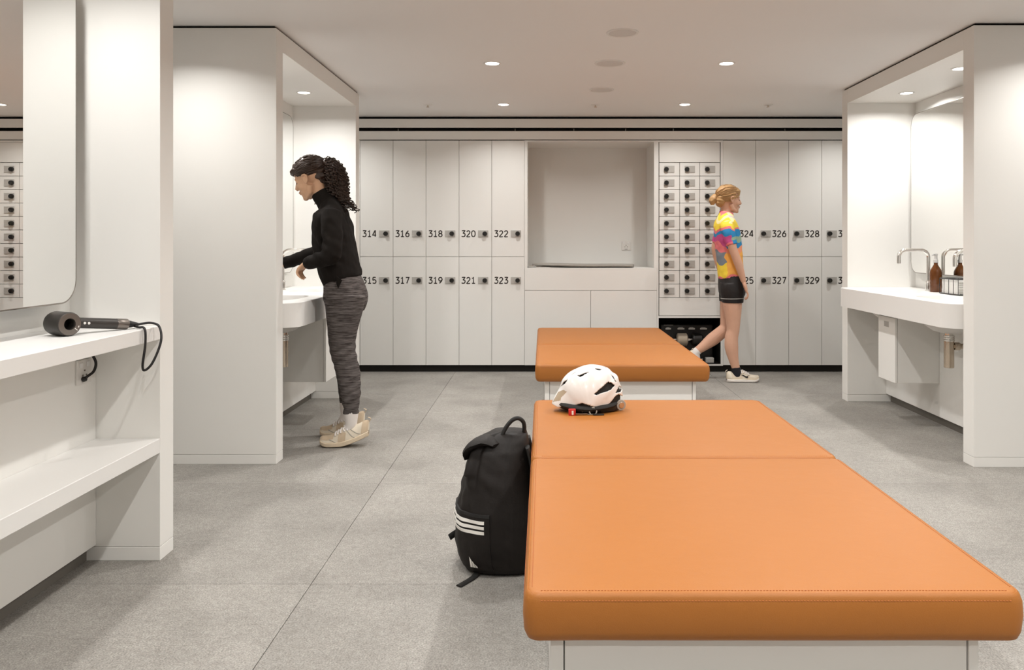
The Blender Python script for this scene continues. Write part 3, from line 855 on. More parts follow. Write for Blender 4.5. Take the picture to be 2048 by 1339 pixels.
for k, (r0, ang, ln, wd) in enumerate(((.021, -42, .011, .0012), (.028, -20, .003, .003))):
    d = du * math.cos(math.radians(ang)) + zv * math.sin(math.radians(ang)); e = dn.cross(d)
    c0 = dc + dn * .0467 + d * r0
    vs = [bm.verts.new(c0 + d*a + e*b) for a, b in ((0, -wd), (ln, -wd), (ln, wd), (0, wd))]
    bm.faces.new(vs)
obj('front_marking', bm, M['socket'], fr)
h0 = dc + du * .034; h1 = dc + du * .222 + Vector((0, 0, -.021))
hd = (h1 - h0).normalized()
bm = bmesh.new(); tube(bm, [h0, h0 + hd*.02, h0.lerp(h1, .78)], [.018, .0180, .0180], 28, caps=True); obj('handle', bm, M['dryer'], t, smooth=40)
bm = bmesh.new(); tube(bm, [h0.lerp(h1, .78), h0.lerp(h1, .79), h0.lerp(h1, .985), h1], [.0178, .0184, .0184, .0165], 28)
obj('filter_cage', bm, M['dryer_face'], t, smooth=40, label='bronze mesh filter at the handle end')
bm = bmesh.new()
for f in (.16, .235):
    c0 = h0.lerp(h1, f) + dn * .0172
    lathe(bm, [(0, .002), (.004, .002), (.0045, 0), (0, 0)], c0, axis=dn, seg=16)
obj('button', bm, M['socket'], t, smooth=40)
bm = bmesh.new(); tube(bm, [h1, h1 + hd*.012, h1 + hd*.045], [.014, .012, .0045], 16); obj('cable_sleeve', bm, M['cable'], t, smooth=40)
e = h1 + hd * .04
path = [e, e + Vector((.015, .01, .002)), (-1.405, 2.87, WT + .016), (-1.372, 2.86, WT + .004), (-1.356, 2.84, WT - .045), (-1.372, 2.815, WT - .115), (-1.392, 2.80, WT - .142),
        (-1.394, 2.785, WT - .125), (-1.387, 2.79, WT - .05), (-1.392, 2.795, WT + .003), (-1.425, 2.815, WT + .0065), (-1.475, 2.85, WT + .014), (-1.52, 2.86, WT + .020), (-1.575, 2.845, WT + .0065), (-1.62, 2.84, WT + .0045), (-1.66, 2.85, WT + .0045), (-1.695, 2.855, WT + .003), (-1.705, 2.856, WT - .002)]
bm = bmesh.new(); tube(bm, path, .0042, 10, ref=Vector((.3, .2, 1)), smooth=6); obj('power_cable', bm, M['cable'], t, smooth=60)
sk = socket('white wall socket with black plug cable under the worktop', (-1.634, 2.838, .705), (0, 1, 0), (1, 0, 0))
t = thing('plug_cable', 'short black cable hanging from the worktop to the wall socket', 'cable', (-1.60, 2.838, .69))
bm = bmesh.new(); tube(bm, [(-1.618, 2.842, .812), (-1.612, 2.850, .775), (-1.600, 2.862, .735), (-1.600, 2.850, .705), (-1.612, 2.835, .690), (-1.620, 2.826, .682)], .0048, 12, ref=Vector((.1, .2, 1)), smooth=6)
obj('cable', bm, M['cable'], t, smooth=60)
bm = bmesh.new(); lathe(bm, [(0, 0), (.008, 0), (.009, .003), (.008, .010), (.005, .015), (0, .015)], (-1.6255, 2.824, .680), axis=(1, 0, .15), seg=20); obj('plug', bm, M['cable'], t, smooth=40)

# ------------------------------------------------------------------ bottles and towel basket
M['amber'] = simple('amber_glass', (0.20, 0.058, 0.010), 0.05, spec=0.6, coat=0.4)
def amber():
    m, nt, p = newmat('amber_glass_liquid')
    p.inputs['Base Color'].default_value = (0.17, 0.052, 0.010, 1); p.inputs['Roughness'].default_value = 0.03
    p.inputs['Transmission Weight'].default_value = 0.35; p.inputs['IOR'].default_value = 1.3; p.inputs['Coat Weight'].default_value = 0.5
    return m
M['amber'] = amber()
M['clear'] = simple('clear_pump_plastic', (0.86, 0.84, 0.82), 0.12, trans=0.35)
def bottle(x, y, label):
    z = .838; r = .0385
    t = thing('amber_bottle', label, 'bottle', (x, y, z))
    bm = bmesh.new(); lathe(bm, [(0, .001), (r - .004, .001), (r, .005), (r, .128), (r - .003, .142), (r - .012, .158), (.0165, .174), (.0125, .182), (.0125, .196), (0, .196)], (x, y, z), seg=36); obj('glass_body', bm, M['amber'], t, smooth=45)
    bm = bmesh.new(); lathe(bm, [(0, .194), (.0145, .194), (.0145, .212), (.011, .214), (.0095, .238), (.0115, .240), (.0115, .252), (0, .253)], (x, y, z), seg=24); obj('pump_cap', bm, M['clear'], t, smooth=40, label='clear pump cap')
    bm = bmesh.new(); tube(bm, [(x, y, z + .247), (x - .02, y - .012, z + .248), (x - .034, y - .02, z + .242)], [.006, .0052, .004], 10); obj('pump_spout', bm, M['clear'], t, smooth=40)
bottle(2.59, 5.275, 'amber glass pump bottle beside the bent tap')

M['wire'] = simple('black_wire', (0.03, 0.027, 0.025), 0.45)
M['towel'] = simple('white_towel', (0.80, 0.775, 0.735), 0.95, bump=.6, bscale=600, sheen=.3)
bx0, bx1, by0, by1, bz0, bz1 = 2.535, 2.655, 4.885, 5.115, .838, .937
t = thing('wire_basket', 'black wire basket of folded towels on the counter beside the bottle', 'basket', ((bx0+bx1)/2, (by0+by1)/2, bz0))
rr = .0022
for nm, z, r in (('top_rail', bz1, .004), ('bottom_rail', bz0 + .004, .0035)):
    bm = bmesh.new(); o = rounded_outline(bx0, bx1, by0, by1, .014, 4)
    tube(bm, [(p[0], p[1], z) for p in o], r, 8, ref=Vector((0, 0, 1)), closed=True); obj(nm, bm, M['wire'], t, smooth=40)
for i in range(5):
    f = i / 4
    for xx, yy in ((bx0 + f*(bx1-bx0), by0), (bx0 + f*(bx1-bx0), by1)):
        if 0 < i < 4 and i != 2: continue
        bm = bmesh.new(); tube(bm, [(xx, yy, bz0 + .004), (xx, yy, bz1)], rr, 6); obj('upright_wire', bm, M['wire'], t, smooth=40)
for i in (1, 2, 3):
    yy = by0 + i/4*(by1-by0)
    for xx in (bx0, bx1):
        bm = bmesh.new(); tube(bm, [(xx, yy, bz0 + .004), (xx, yy, bz1)], rr, 6); obj('upright_wire', bm, M['wire'], t, smooth=40)
for i in range(1, 6):
    xx = bx0 + i/6*(bx1-bx0)
    bm = bmesh.new(); tube(bm, [(xx, by0, bz0 + .004), (xx, by1, bz0 + .004)], rr, 6); obj('base_wire', bm, M['wire'], t, smooth=40)
for k in range(6):
    bm = bmesh.new(); z0 = bz0 + .0075 + k*.0142; j = .003 * math.sin(k*2.1)
    o = rounded_outline(by0 + .012 + j, by1 - .012 + j, z0, z0 + .0138, .0062, 4)
    prism(bm, o, 0, bx0 + .012, bx1 - .014 - .002*(k % 2)); 
    obj('folded_towel', bm, M['towel'], smooth=40, label=f"folded white towel in the wire basket, {['lowest', 'second from bottom', 'third from bottom', 'fourth from bottom', 'second from top', 'topmost'][k]} of the pile", cat='towel', group='folded towels in the basket')

# ------------------------------------------------------------------ backpack
M['nylon'] = simple('black_nylon', (0.0095, 0.0068, 0.0055), 0.62, spec=0.35, var=.25, scale=6, bump=.25, bscale=160)
M['nylon2'] = simple('black_webbing', (0.010, 0.009, 0.008), 0.7, bump=.5, bscale=500)
M['stripe'] = simple('white_stripe_print', (0.80, 0.77, 0.72), 0.6)
# (z, xmin, xmax, ymin, ymax) sections from base to top
BAG = [(.0, -.255, -.015, 2.80, 3.02), (.012, -.285, .000, 2.775, 3.045), (.05, -.305, .004, 2.762, 3.055), (.10, -.312, .004, 2.757, 3.06), (.18, -.310, -.004, 2.757, 3.06), (.24, -.300, -.02, 2.762, 3.055), (.31, -.286, -.036, 2.772, 3.045),
       (.37, -.270, -.046, 2.785, 3.035), (.42, -.252, -.05, 2.80, 3.02), (.455, -.225, -.054, 2.82, 3.00), (.475, -.19, -.06, 2.845, 2.975), (.482, -.15, -.075, 2.88, 2.945)]
def bag_point(z, th, off=0.0, wr=True):
    v = None
    zz = max(BAG[0][0], min(BAG[-1][0], z))
    for a, b in zip(BAG, BAG[1:]):
        if a[0] <= zz <= b[0]:
            f = (zz - a[0]) / (b[0] - a[0]); v = [p + (q - p)*f for p, q in zip(a, b)]; break
    _, x0, x1, y0, y1 = v
    e = 2.7; c, s = math.cos(th), math.sin(th)
    ux, uy = math.copysign(abs(c)**(2/e), c), math.copysign(abs(s)**(2/e), s)
    p = Vector(((x0+x1)/2 + ux*(x1-x0)/2, (y0+y1)/2 + uy*(y1-y0)/2, z))
    n = Vector((ux, uy, 0)).normalized()
    w = 0
    if wr:
        q = Vector((p.x*6 + p.z*3, p.y*6, p.z*4.5))
        w = .016 * noise.noise(q) + .007 * noise.noise(q * 2.7) + .003 * noise.noise(q * 6)
        w *= min(1, z / .05) * (1 if ux < .3 else .35)
        if z > .25: w += -.016 * math.exp(-((th % (2*PI) - 4.15 + (z - .3) * 1.2) / .13)**2) * min(1, (z - .25) / .1)
        if z > .34: w += .014 * math.exp(-((th % (2*PI) - 3.8) / .22)**2)
    return p + n * (w + off)
t = thing('backpack', 'black sports backpack with three white stripes leaning on the bench', 'backpack', (-.15, 2.9, 0))
bm = bmesh.new()
zs = [p[0] for p in BAG]; zl = []
for a, b in zip(zs, zs[1:]):
    k = max(1, int((b - a) / .008)); zl += [a + (b-a)*i/k for i in range(k)]
zl.append(zs[-1])
NS = 110
rings = [[bm.verts.new(bag_point(z, 2*PI*k/NS)) for k in range(NS)] for z in zl]
for r0, r1 in zip(rings, rings[1:]):
    for k in range(NS): bm.faces.new((r0[k], r0[(k+1) % NS], r1[(k+1) % NS], r1[k]))
bm.faces.new(rings[0][::-1]); bm.faces.new(rings[-1])
obj('bag_body', bm, M['nylon'], t, smooth=60)
def bag_patch(z0, z1, th0, th1, off, nz, nt_, tilt=0.0):
    bm = bmesh.new(); g = []
    for i in range(nz + 1):
        row = []
        for k in range(nt_ + 1):
            th = th0 + (th1 - th0)*k/nt_; z = z0 + (z1-z0)*i/nz + tilt*(k/nt_)
            row.append((bag_point(z, th, off), bag_point(z, th, off - .006)))
        g.append(row)
    V1 = [[bm.verts.new(c[0]) for c in row] for row in g]; V0 = [[bm.verts.new(c[1]) for c in row] for row in g]
    for i in range(nz):
        for k in range(nt_):
            bm.faces.new((V1[i][k], V1[i][k+1], V1[i+1][k+1], V1[i+1][k])); bm.faces.new((V0[i][k], V0[i+1][k], V0[i+1][k+1], V0[i][k+1]))
    for i in range(nz):
        for c in (0, nt_): bm.faces.new((V1[i][c], V1[i+1][c], V0[i+1][c], V0[i][c]))
    for k in range(nt_):
        for r in (0, nz): bm.faces.new((V1[r][k], V1[r][k+1], V0[r][k+1], V0[r][k]))
    return bm
fp = obj('front_pocket', bag_patch(.03, .222, 2.3, 4.62, .0045, 20, 40, -.004), M['nylon'], t, smooth=60)
obj('pocket_zip', bag_patch(.216, .226, 2.3, 4.62, .0065, 2, 40, -.004), M['nylon2'], t, smooth=60)
for z in (.196, .1785, .161):
    obj('white_stripe', bag_patch(z, z + .0105, 2.45, 4.52, .0062, 2, 36, -.006), M['stripe'], fp, smooth=60)
# maker's mark: small white triangle of three slanted bars
bm = bmesh.new()
def mark(u, v): return bag_point(.034 + v, 4.20 + u*1.9, .0095)
for k, (u0, u1, vt0, vt1) in enumerate(((-.012, .022, .040, .030), (.028, .060, .0285, .0195), (.066, .096, .018, .009))):
    vs = [bm.verts.new(mark(*q)) for q in ((u0 - .03, .0 + .003), (u1 - .03, .003), (u1 - .03, vt1), (u0 - .03, vt0))]
    bm.faces.new(vs)
obj('logo_mark', bm, M['stripe'], fp)
bm = bmesh.new(); tube(bm, [(-.15, 2.86, .455), (-.138, 2.862, .492), (-.112, 2.866, .525), (-.088, 2.87, .532), (-.070, 2.88, .515), (-.068, 2.89, .48), (-.074, 2.90, .445)], [(.0075, .009)]*7, 10, ref=Vector((.15, 1, 0)), smooth=5); obj('grab_handle', bm, M['nylon2'], t, smooth=50)
bm = bmesh.new(); tube(bm, [(-.262, 2.90, .40), (-.254, 2.888, .425), (-.232, 2.868, .448), (-.195, 2.85, .458), (-.16, 2.825, .446)], [(.012, .05), (.016, .065), (.018, .07), (.016, .06), (.008, .03)], 12, ref=Vector((.3, 1, 0)), smooth=5); obj('top_flap', bm, M['nylon'], t, smooth=60)
bm = bmesh.new(); tube(bm, [(-.225, 2.82, .013), (-.238, 2.775, .006), (-.262, 2.735, .004), (-.285, 2.70, .004)], [(.003, .0115)]*4, 8, ref=Vector((.8, -.5, 0)), smooth=4); obj('strap_end', bm, M['nylon2'], t, smooth=50)
bm = bmesh.new(); tube(bm, [(-.29, 2.93, .115), (-.318, 2.905, .108), (-.338, 2.89, .098)], [(.0035, .012)]*3, 8, ref=Vector((0, .1, 1)), smooth=4); obj('side_strap', bm, M['nylon2'], t, smooth=50)
for yy in (2.83, 2.98):
    bm = bmesh.new(); tube(bm, [(-.055, yy, .44), (-.035, yy, .35), (-.012, yy, .22), (.005, yy, .10)], [(.008, .03)]*4, 10, ref=Vector((0, 1, 0)), smooth=5); obj('shoulder_strap', bm, M['nylon2'], t, smooth=50)

# ------------------------------------------------------------------ cycling helmet
M['shell'] = simple('white_helmet_shell', (0.86, 0.84, 0.81), 0.22, spec=0.5, coat=0.5, var=.03, scale=14)
M['visor'] = simple('smoked_beige_visor', (0.47, 0.38, 0.27), 0.25, coat=0.4)
M['foam'] = simple('black_foam', (0.016, 0.014, 0.012), 0.8)
M['strap'] = simple('grey_strap', (0.42, 0.39, 0.34), 0.85, bump=.4, bscale=900)
M['red'] = simple('red_plastic', (0.55, 0.03, 0.025), 0.35)
HZ = .449; HC = Vector((.188, 3.405, HZ))            # centre of the helmet's footprint
yaw = math.radians(4)
hf = Vector((-math.cos(yaw), -math.sin(yaw), 0)); hl = Vector((math.sin(yaw), -math.cos(yaw), 0)); hu = Vector((0, 0, 1))
S = 2.125e-3 / 9.567                                   # metres per unit of the profile drawing
SIL = [(125, 905), (175, 790), (240, 680), (290, 590), (330, 455), (450, 325), (620, 238), (870, 165), (1100, 195), (1235, 245), (1290, 320), (1390, 365), (1430, 520), (1480, 610), (1495, 740), (1480, 905)]
cu, cv = 810, 905
sil = sorted((math.atan2(cv - y, x - cu), math.hypot(cv - y, x - cu)) for x, y in SIL)
def Rsil(a):
    if a <= sil[0][0]: return sil[0][1]
    for p, q in zip(sil, sil[1:]):
        if p[0] <= a <= q[0]: return p[1] + (q[1]-p[1]) * (a - p[0]) / (q[0] - p[0])
    return sil[-1][1]
Rs = [sum(Rsil(min(PI, max(0, PI*i/120 + d*.02))) for d in range(-3, 4)) / 7 for i in range(121)]
VENTS = [[(905, 745), (1195, 508), (1332, 580), (1240, 675), (945, 768)], [(612, 392), (842, 325), (662, 424)], [(945, 258), (1078, 282), (1040, 302), (955, 280)], [(475, 388), (640, 280), (560, 345)],
         [(290, 608), (340, 505), (437, 452), (372, 540)], [(1248, 375), (1292, 400), (1368, 535), (1335, 515)], [(1330, 730), (1412, 588), (1510, 622), (1440, 715)], [(1120, 215), (1200, 250), (1190, 265), (1125, 235)]]
LOW = [(100, 925), (440, 932), (680, 858), (850, 912), (1010, 962), (1215, 872), (1330, 735), (1400, 700), (1520, 740)]
VIS = [(140, 880), (250, 690), (345, 655), (410, 690), (300, 800), (290, 850)]
def inside(p, poly):
    c = False; j = len(poly) - 1
    for i in range(len(poly)):
        (xi, yi), (xj, yj) = poly[i], poly[j]
        if (yi > p[1]) != (yj > p[1]) and p[0] < (xj-xi)*(p[1]-yi)/(yj-yi) + xi: c = not c
        j = i
    return c
def lowy(x):
    for a, b in zip(LOW, LOW[1:]):
        if a[0] <= x <= b[0]: return a[1] + (b[1]-a[1])*(x-a[0])/(b[0]-a[0])
    return LOW[-1][1]
tilt = math.radians(11.5)
def hpoint(i, n, t_, k=1.0):
    """profile angle index i (0 rear .. n front), lateral angle t_"""
    f = i / n * 120; i0 = min(119, int(f)); R = (Rs[i0] + (Rs[i0+1]-Rs[i0])*(f-i0)) * k
    a = PI * i / n
    W = 455 * k
    # lower profile drops below the centre line at the sides
    u = R*math.cos(a)*math.cos(t_); v = R*math.sin(a)*abs(math.cos(t_))**.8 - 150*k*abs(math.sin(t_))**2.2; w = W*math.sin(t_)*(.72 + .28*math.sin(a))
    return u, v, w
def hworld(u, v, w, drop=.031):
    return HC - hf*(u*S) + hl*(w*S) + hu*(v*S + drop)
def drawing(u, v, w):
    """side view of the near half, from the slightly raised eye"""
    return cu + u + .05*abs(w), cv - v*math.cos(tilt) + abs(w)*math.sin(tilt) - 60*0
t = thing('bicycle_helmet', 'white vented bicycle helmet lying on the orange bench', 'helmet', HC)
bm = bmesh.new(); NA, NT = 170, 120
grid = [[None]*(NT+1) for _ in range(NA+1)]
for i in range(NA+1):
    for k in range(NT+1):
        u, v, w = hpoint(i, NA, -PI/2 + PI*(k + .5)/(NT+1))
        grid[i][k] = (bm.verts.new(hworld(u, v, w)), (u, v, w))
for i in range(NA):
    for k in range(NT):
        q = (grid[i][k], grid[i+1][k], grid[i+1][k+1], grid[i][k+1])
        m = [sum(c[1][j] for c in q)/4 for j in range(3)]
        d = drawing(*m)
        if d[1] > lowy(d[0]) + 45 or any(inside(d, V_) for V_ in VENTS): continue
        f = bm.faces.new([c[0] for c in q])
        if inside(d, VIS): f.material_index = 1
loose = [v for v in bm.verts if not v.link_faces]; bmesh.ops.delete(bm, geom=loose, context='VERTS')
bmesh.ops.recalc_face_normals(bm, faces=bm.faces)
sh = obj('helmet_shell', bm, [M['shell'], M['visor']], t, smooth=60, label='glossy white shell with vents')
sm = sh.modifiers.new('thickness', 'SOLIDIFY'); sm.thickness = .004; sm.offset = -1
bm = bmesh.new(); g = []
for i in range(61):
    row = []
    for k in range(41):
        u, v, w = hpoint(i, 60, -PI/2 + PI*k/40, .93)
        row.append(bm.verts.new(hworld(u, v - 12, w)))
    g.append(row)
for i in range(60):
    for k in range(40): bm.faces.new((g[i][k], g[i+1][k], g[i+1][k+1], g[i][k+1]))
bmesh.ops.remove_doubles(bm, verts=bm.verts, dist=1e-4)
obj('foam_liner', bm, M['foam'], t, smooth=60)
bm = bmesh.new()      # foam rim and retention band below the shell
pts = []
for k in range(40):
    a = 2*PI*k/40; pts.append(HC + hf*(.118*math.cos(a)) + hl*(.088*math.sin(a)) + hu*(.030 + .006*math.cos(2*a)))
tube(bm, pts, (.016, .010) and [(.017, .012)]*40, 8, ref=hu, closed=True); obj('foam_rim', bm, M['foam'], t, smooth=60)
bm = bmesh.new(); pts = []
for k in range(13):
    a = math.radians(110 + 140*k/12); pts.append(HC + hf*(.136*math.cos(a)) + hl*(.080*math.sin(a)) + hu*(.022))
tube(bm, pts, [(.003, .016)]*13, 8, ref=hu); obj('retention_band', bm, M['blackplastic'], t, smooth=50)
dcn = HC - hf*.140 + hl*.030 + hu*.027
bm = bmesh.new(); ax = (-hf*.35 + hl)
lathe(bm, [(0, .006), (.012, .006), (.013, .004), (.021, .004), (.0225, .001), (.022, -.006), (0, -.006)], dcn, axis=ax, seg=28); obj('adjuster_dial', bm, M['strap'], t, smooth=35, label='pale grey adjuster dial')
bm = bmesh.new(); lathe(bm, [(0, .008), (.012, .0075), (.013, .006), (0, .006)], dcn, axis=ax, seg=24); obj('dial_cap', bm, M['brass'], t, smooth=35)
near = hl * .098
def hp(du_, dz): return HC + near + hf*du_ + hu*dz
bm = bmesh.new(); tube(bm, [hp(.060, .004), hp(.038, .003), hp(.012, .0035)], [(.0022, .0115)]*3, 8, ref=hl*.8 + hu*.5); obj('chin_strap', bm, M['strap'], t, smooth=40)
bm = bmesh.new(); tube(bm, [hp(.012, .004), hp(-.004, -.001 + .004), hp(-.012, .004)], [(.002, .010)]*3, 8, ref=hl*.9 + hu*.2); tube(bm, [hp(.03, .012) - near*.12, hp(.02, .03) - near*.2, hp(.0, .045) - near*.2], [(.002, .008)]*3, 8, ref=hl); obj('side_strap', bm, M['strap'], t, smooth=40)
bm = bmesh.new(); c = hp(.075, .013); box(bm, c.x - .015, c.x + .015, c.y - .008, c.y + .008, c.z - .013, c.z + .015, bev=.003, seg=2); rl = obj('red_clip', bm, M['red'], t, smooth=40, label='red light clip')
bm = bmesh.new(); box(bm, c.x - .002, c.x + .006, c.y - .0095, c.y - .007, c.z - .009, c.z + .008, bev=.001); obj('clip_label', bm, M['shell'], rl)
bm = bmesh.new(); tube(bm, [hp(-.012 + .015*math.cos(2*PI*k/20), .016 + .015*math.sin(2*PI*k/20)) for k in range(20)], .0028, 8, ref=hl, closed=True); obj('strap_ring', bm, M['strap'], t, smooth=40)
bm = bmesh.new(); c = hp(-.034, .0045) + hl*.01; tube(bm, [c - hf*.022, c, c + hf*.022], [(.004, .007), (.0045, .009), (.004, .008)], 10, ref=hl); obj('black_buckle', bm, M['blackplastic'], t, smooth=40)

# ------------------------------------------------------------------ people
M['skin1'] = simple('warm_skin', (0.60, 0.36, 0.225), 0.5, spec=0.4, var=.05, scale=30)
M['skin2'] = simple('pale_skin', (0.66, 0.38, 0.265), 0.5, spec=0.4, var=.05, scale=30)
M['lips'] = simple('lip_skin', (0.42, 0.18, 0.13), 0.45)
M['fleece'] = simple('black_fleece', (0.0125, 0.010, 0.0085), 0.95, spec=0.15, var=.25, scale=9, bump=.5, bscale=420)
M['hair1'] = simple('dark_brown_hair', (0.034, 0.018, 0.011), 0.42, spec=0.5, var=.4, scale=60)
M['hair2'] = simple('blond_hair', (0.46, 0.27, 0.12), 0.5, spec=0.4, var=.3, scale=50, stretch=(1, 1, 6))
M['dark'] = simple('dark_lash', (0.012, 0.008, 0.006), 0.6)
M['sock_white'] = simple('white_sock', (0.80, 0.75, 0.72), 0.9, bump=.4, bscale=500)
M['sock_black'] = simple('black_sock', (0.012, 0.010, 0.014), 0.9)
M['shoe_cream'] = simple('cream_shoe_leather', (0.70, 0.62, 0.50), 0.6, var=.14, scale=22, bump=.2, bscale=200)
M['shoe_tan'] = simple('tan_shoe_overlay', (0.56, 0.44, 0.31), 0.7, var=.15, scale=30)
M['sole_cream'] = simple('cream_rubber_sole', (0.68, 0.56, 0.41), 0.65, var=.10, scale=25)
M['sole_white'] = simple('white_rubber_sole', (0.76, 0.71, 0.66), 0.6)
M['knit'] = simple('beige_knit_upper', (0.66, 0.56, 0.43), 0.85, var=.08, scale=60, bump=.4, bscale=500)
M['lycra'] = simple('black_lycra', (0.014, 0.011, 0.011), 0.55, spec=0.4)

def heather():
    m, nt, p = newmat('grey_heather_jersey')
    p.inputs['Roughness'].default_value = 0.95; p.inputs['Specular IOR Level'].default_value = 0.15
    tc = N(nt, 'ShaderNodeTexCoord'); mp = N(nt, 'ShaderNodeMapping'); mp.inputs['Scale'].default_value = (14, 14, 190)
    nt.links.new(tc.outputs['Object'], mp.inputs['Vector'])
    nz = N(nt, 'ShaderNodeTexNoise'); nz.inputs['Scale'].default_value = 1.0; nz.inputs['Detail'].default_value = 4; nz.inputs['Roughness'].default_value = .6
    nt.links.new(mp.outputs['Vector'], nz.inputs['Vector'])
    r = N(nt, 'ShaderNodeValToRGB')
    r.color_ramp.elements[0].position = .33; r.color_ramp.elements[0].color = (0.032, 0.026, 0.025, 1)
    r.color_ramp.elements[1].position = .70; r.color_ramp.elements[1].color = (0.170, 0.148, 0.140, 1)
    nt.links.new(nz.outputs['Fac'], r.inputs['Fac']); nt.links.new(r.outputs['Color'], p.inputs['Base Color'])
    bp = N(nt, 'ShaderNodeBump'); bp.inputs['Strength'].default_value = .3; bp.inputs['Distance'].default_value = .002
    nt.links.new(nz.outputs['Fac'], bp.inputs['Height']); nt.links.new(bp.outputs['Normal'], p.inputs['Normal'])
    return m
M['heather'] = heather()

def jersey():
    """printed cycling jersey: blocks of yellow, blue, orange and pink with wavy borders"""
    m, nt, p = newmat('printed_jersey')
    p.inputs['Roughness'].default_value = 0.7; p.inputs['Specular IOR Level'].default_value = 0.25
    tc = N(nt, 'ShaderNodeTexCoord'); sx = N(nt, 'ShaderNodeSeparateXYZ'); nt.links.new(tc.outputs['Object'], sx.inputs['Vector'])
    nz = N(nt, 'ShaderNodeTexNoise'); nz.inputs['Scale'].default_value = 6; nz.inputs['Detail'].default_value = 1
    nt.links.new(tc.outputs['Object'], nz.inputs['Vector'])
    n0 = N(nt, 'ShaderNodeMath', operation='SUBTRACT'); n0.inputs[1].default_value = .5; nt.links.new(nz.outputs['Fac'], n0.inputs[0])
    n1 = N(nt, 'ShaderNodeMath', operation='MULTIPLY_ADD'); n1.inputs[1].default_value = .16; nt.links.new(n0.outputs[0], n1.inputs[0]); nt.links.new(sx.outputs['Z'], n1.inputs[2])
    def ramp(stops, z0, z1):
        mr = N(nt, 'ShaderNodeMapRange'); mr.inputs['From Min'].default_value = z0; mr.inputs['From Max'].default_value = z1
        nt.links.new(n1.outputs[0], mr.inputs['Value'])
        r = N(nt, 'ShaderNodeValToRGB'); r.color_ramp.interpolation = 'CONSTANT'
        for i, (pos, col) in enumerate(stops):
            e = r.color_ramp.elements[i] if i < 2 else r.color_ramp.elements.new(pos)
            e.position = pos; e.color = (*col, 1)
        nt.links.new(mr.outputs['Result'], r.inputs['Fac']); return r
    Y, O, B, K, G, W_, T_ = (.90, .66, .06), (.88, .42, .09), (.03, .25, .52), (.80, .20, .22), (.22, .25, .29), (.92, .80, .42), (.30, .42, .30)
    zb, zt = .86, 1.42
    back = ramp([(0, K), (.03, Y), (.22, Y), (.26, G), (.42, K), (.54, (.55, .08, .25)), (.66, B), (.73, K), (.78, Y), (.87, W_), (.92, Y), (.975, K)], zb, zt)
    front = ramp([(0, K), (.06, O), (.22, O), (.40, (.85, .33, .18)), (.50, B), (.56, T_), (.62, B), (.72, K), (.75, Y), (.84, W_), (.875, (.62, .50, .62)), (.90, W_), (.975, K)], zb, zt)
    n2 = N(nt, 'ShaderNodeTexNoise'); n2.inputs['Scale'].default_value = 9; nt.links.new(tc.outputs['Object'], n2.inputs['Vector'])
    ad = N(nt, 'ShaderNodeMath', operation='MULTIPLY_ADD'); ad.inputs[1].default_value = .12; nt.links.new(n2.outputs['Fac'], ad.inputs[0]); nt.links.new(sx.outputs['X'], ad.inputs[2])
    gt = N(nt, 'ShaderNodeMath', operation='GREATER_THAN'); gt.inputs[1].default_value = .0; nt.links.new(ad.outputs[0], gt.inputs[0])
    mx = N(nt, 'ShaderNodeMix', data_type='RGBA'); nt.links.new(gt.outputs[0], mx.inputs[0]); nt.links.new(back.outputs['Color'], mx.inputs[6]); nt.links.new(front.outputs['Color'], mx.inputs[7])
    nt.links.new(mx.outputs[2], p.inputs['Base Color'])
    return m
M['jersey'] = jersey()

def limb(bm, pts, seg=20, smooth=5):
    """pts: (photo x, photo y, distance, half depth in m, half width in m)"""
    tube(bm, [P(a, b, c) for a, b, c, d, e in pts], [(d, e) for a, b, c, d, e in pts], seg, ref=Vector((0, 1, 0)), smooth=smooth)

def hand(bm, W, K, F, lat, thumb, curl=1.0):
    """palm from wrist W to knuckles K; F = three points of the middle finger; lat = direction across the palm"""
    lat = Vector(lat).normalized()
    tube(bm, [W, W.lerp(K, .35), W.lerp(K, .75), K], [(.018, .024), (.0165, .032), (.015, .038), (.012, .037)], 16, ref=lat)
    for o, ln in ((-.029, .82), (-.0097, 1.0), (.0097, 1.04), (.029, .95)):
        pr = K + lat*o; pts = [pr - (K - W).normalized()*.012, pr]
        for q in F: pts.append(pr + (q - K)*ln + lat*o*.16)
        tube(bm, pts, [.0082, .0084, .0078, .0072, .0058], 10, ref=lat, smooth=3)
    d = (K - W).normalized(); n = d.cross(lat)
    b = W.lerp(K, .22) + lat*thumb*.024
    tube(bm, [b - lat*thumb*.012, b + d*.012 + lat*thumb*.012, b + d*.040 + lat*thumb*.024 + (F[0]-K)*.12, b + d*.064 + lat*thumb*.022 + (F[1]-K)*.30], [.012, .0125, .0095, .0070], 10, ref=n, smooth=3)

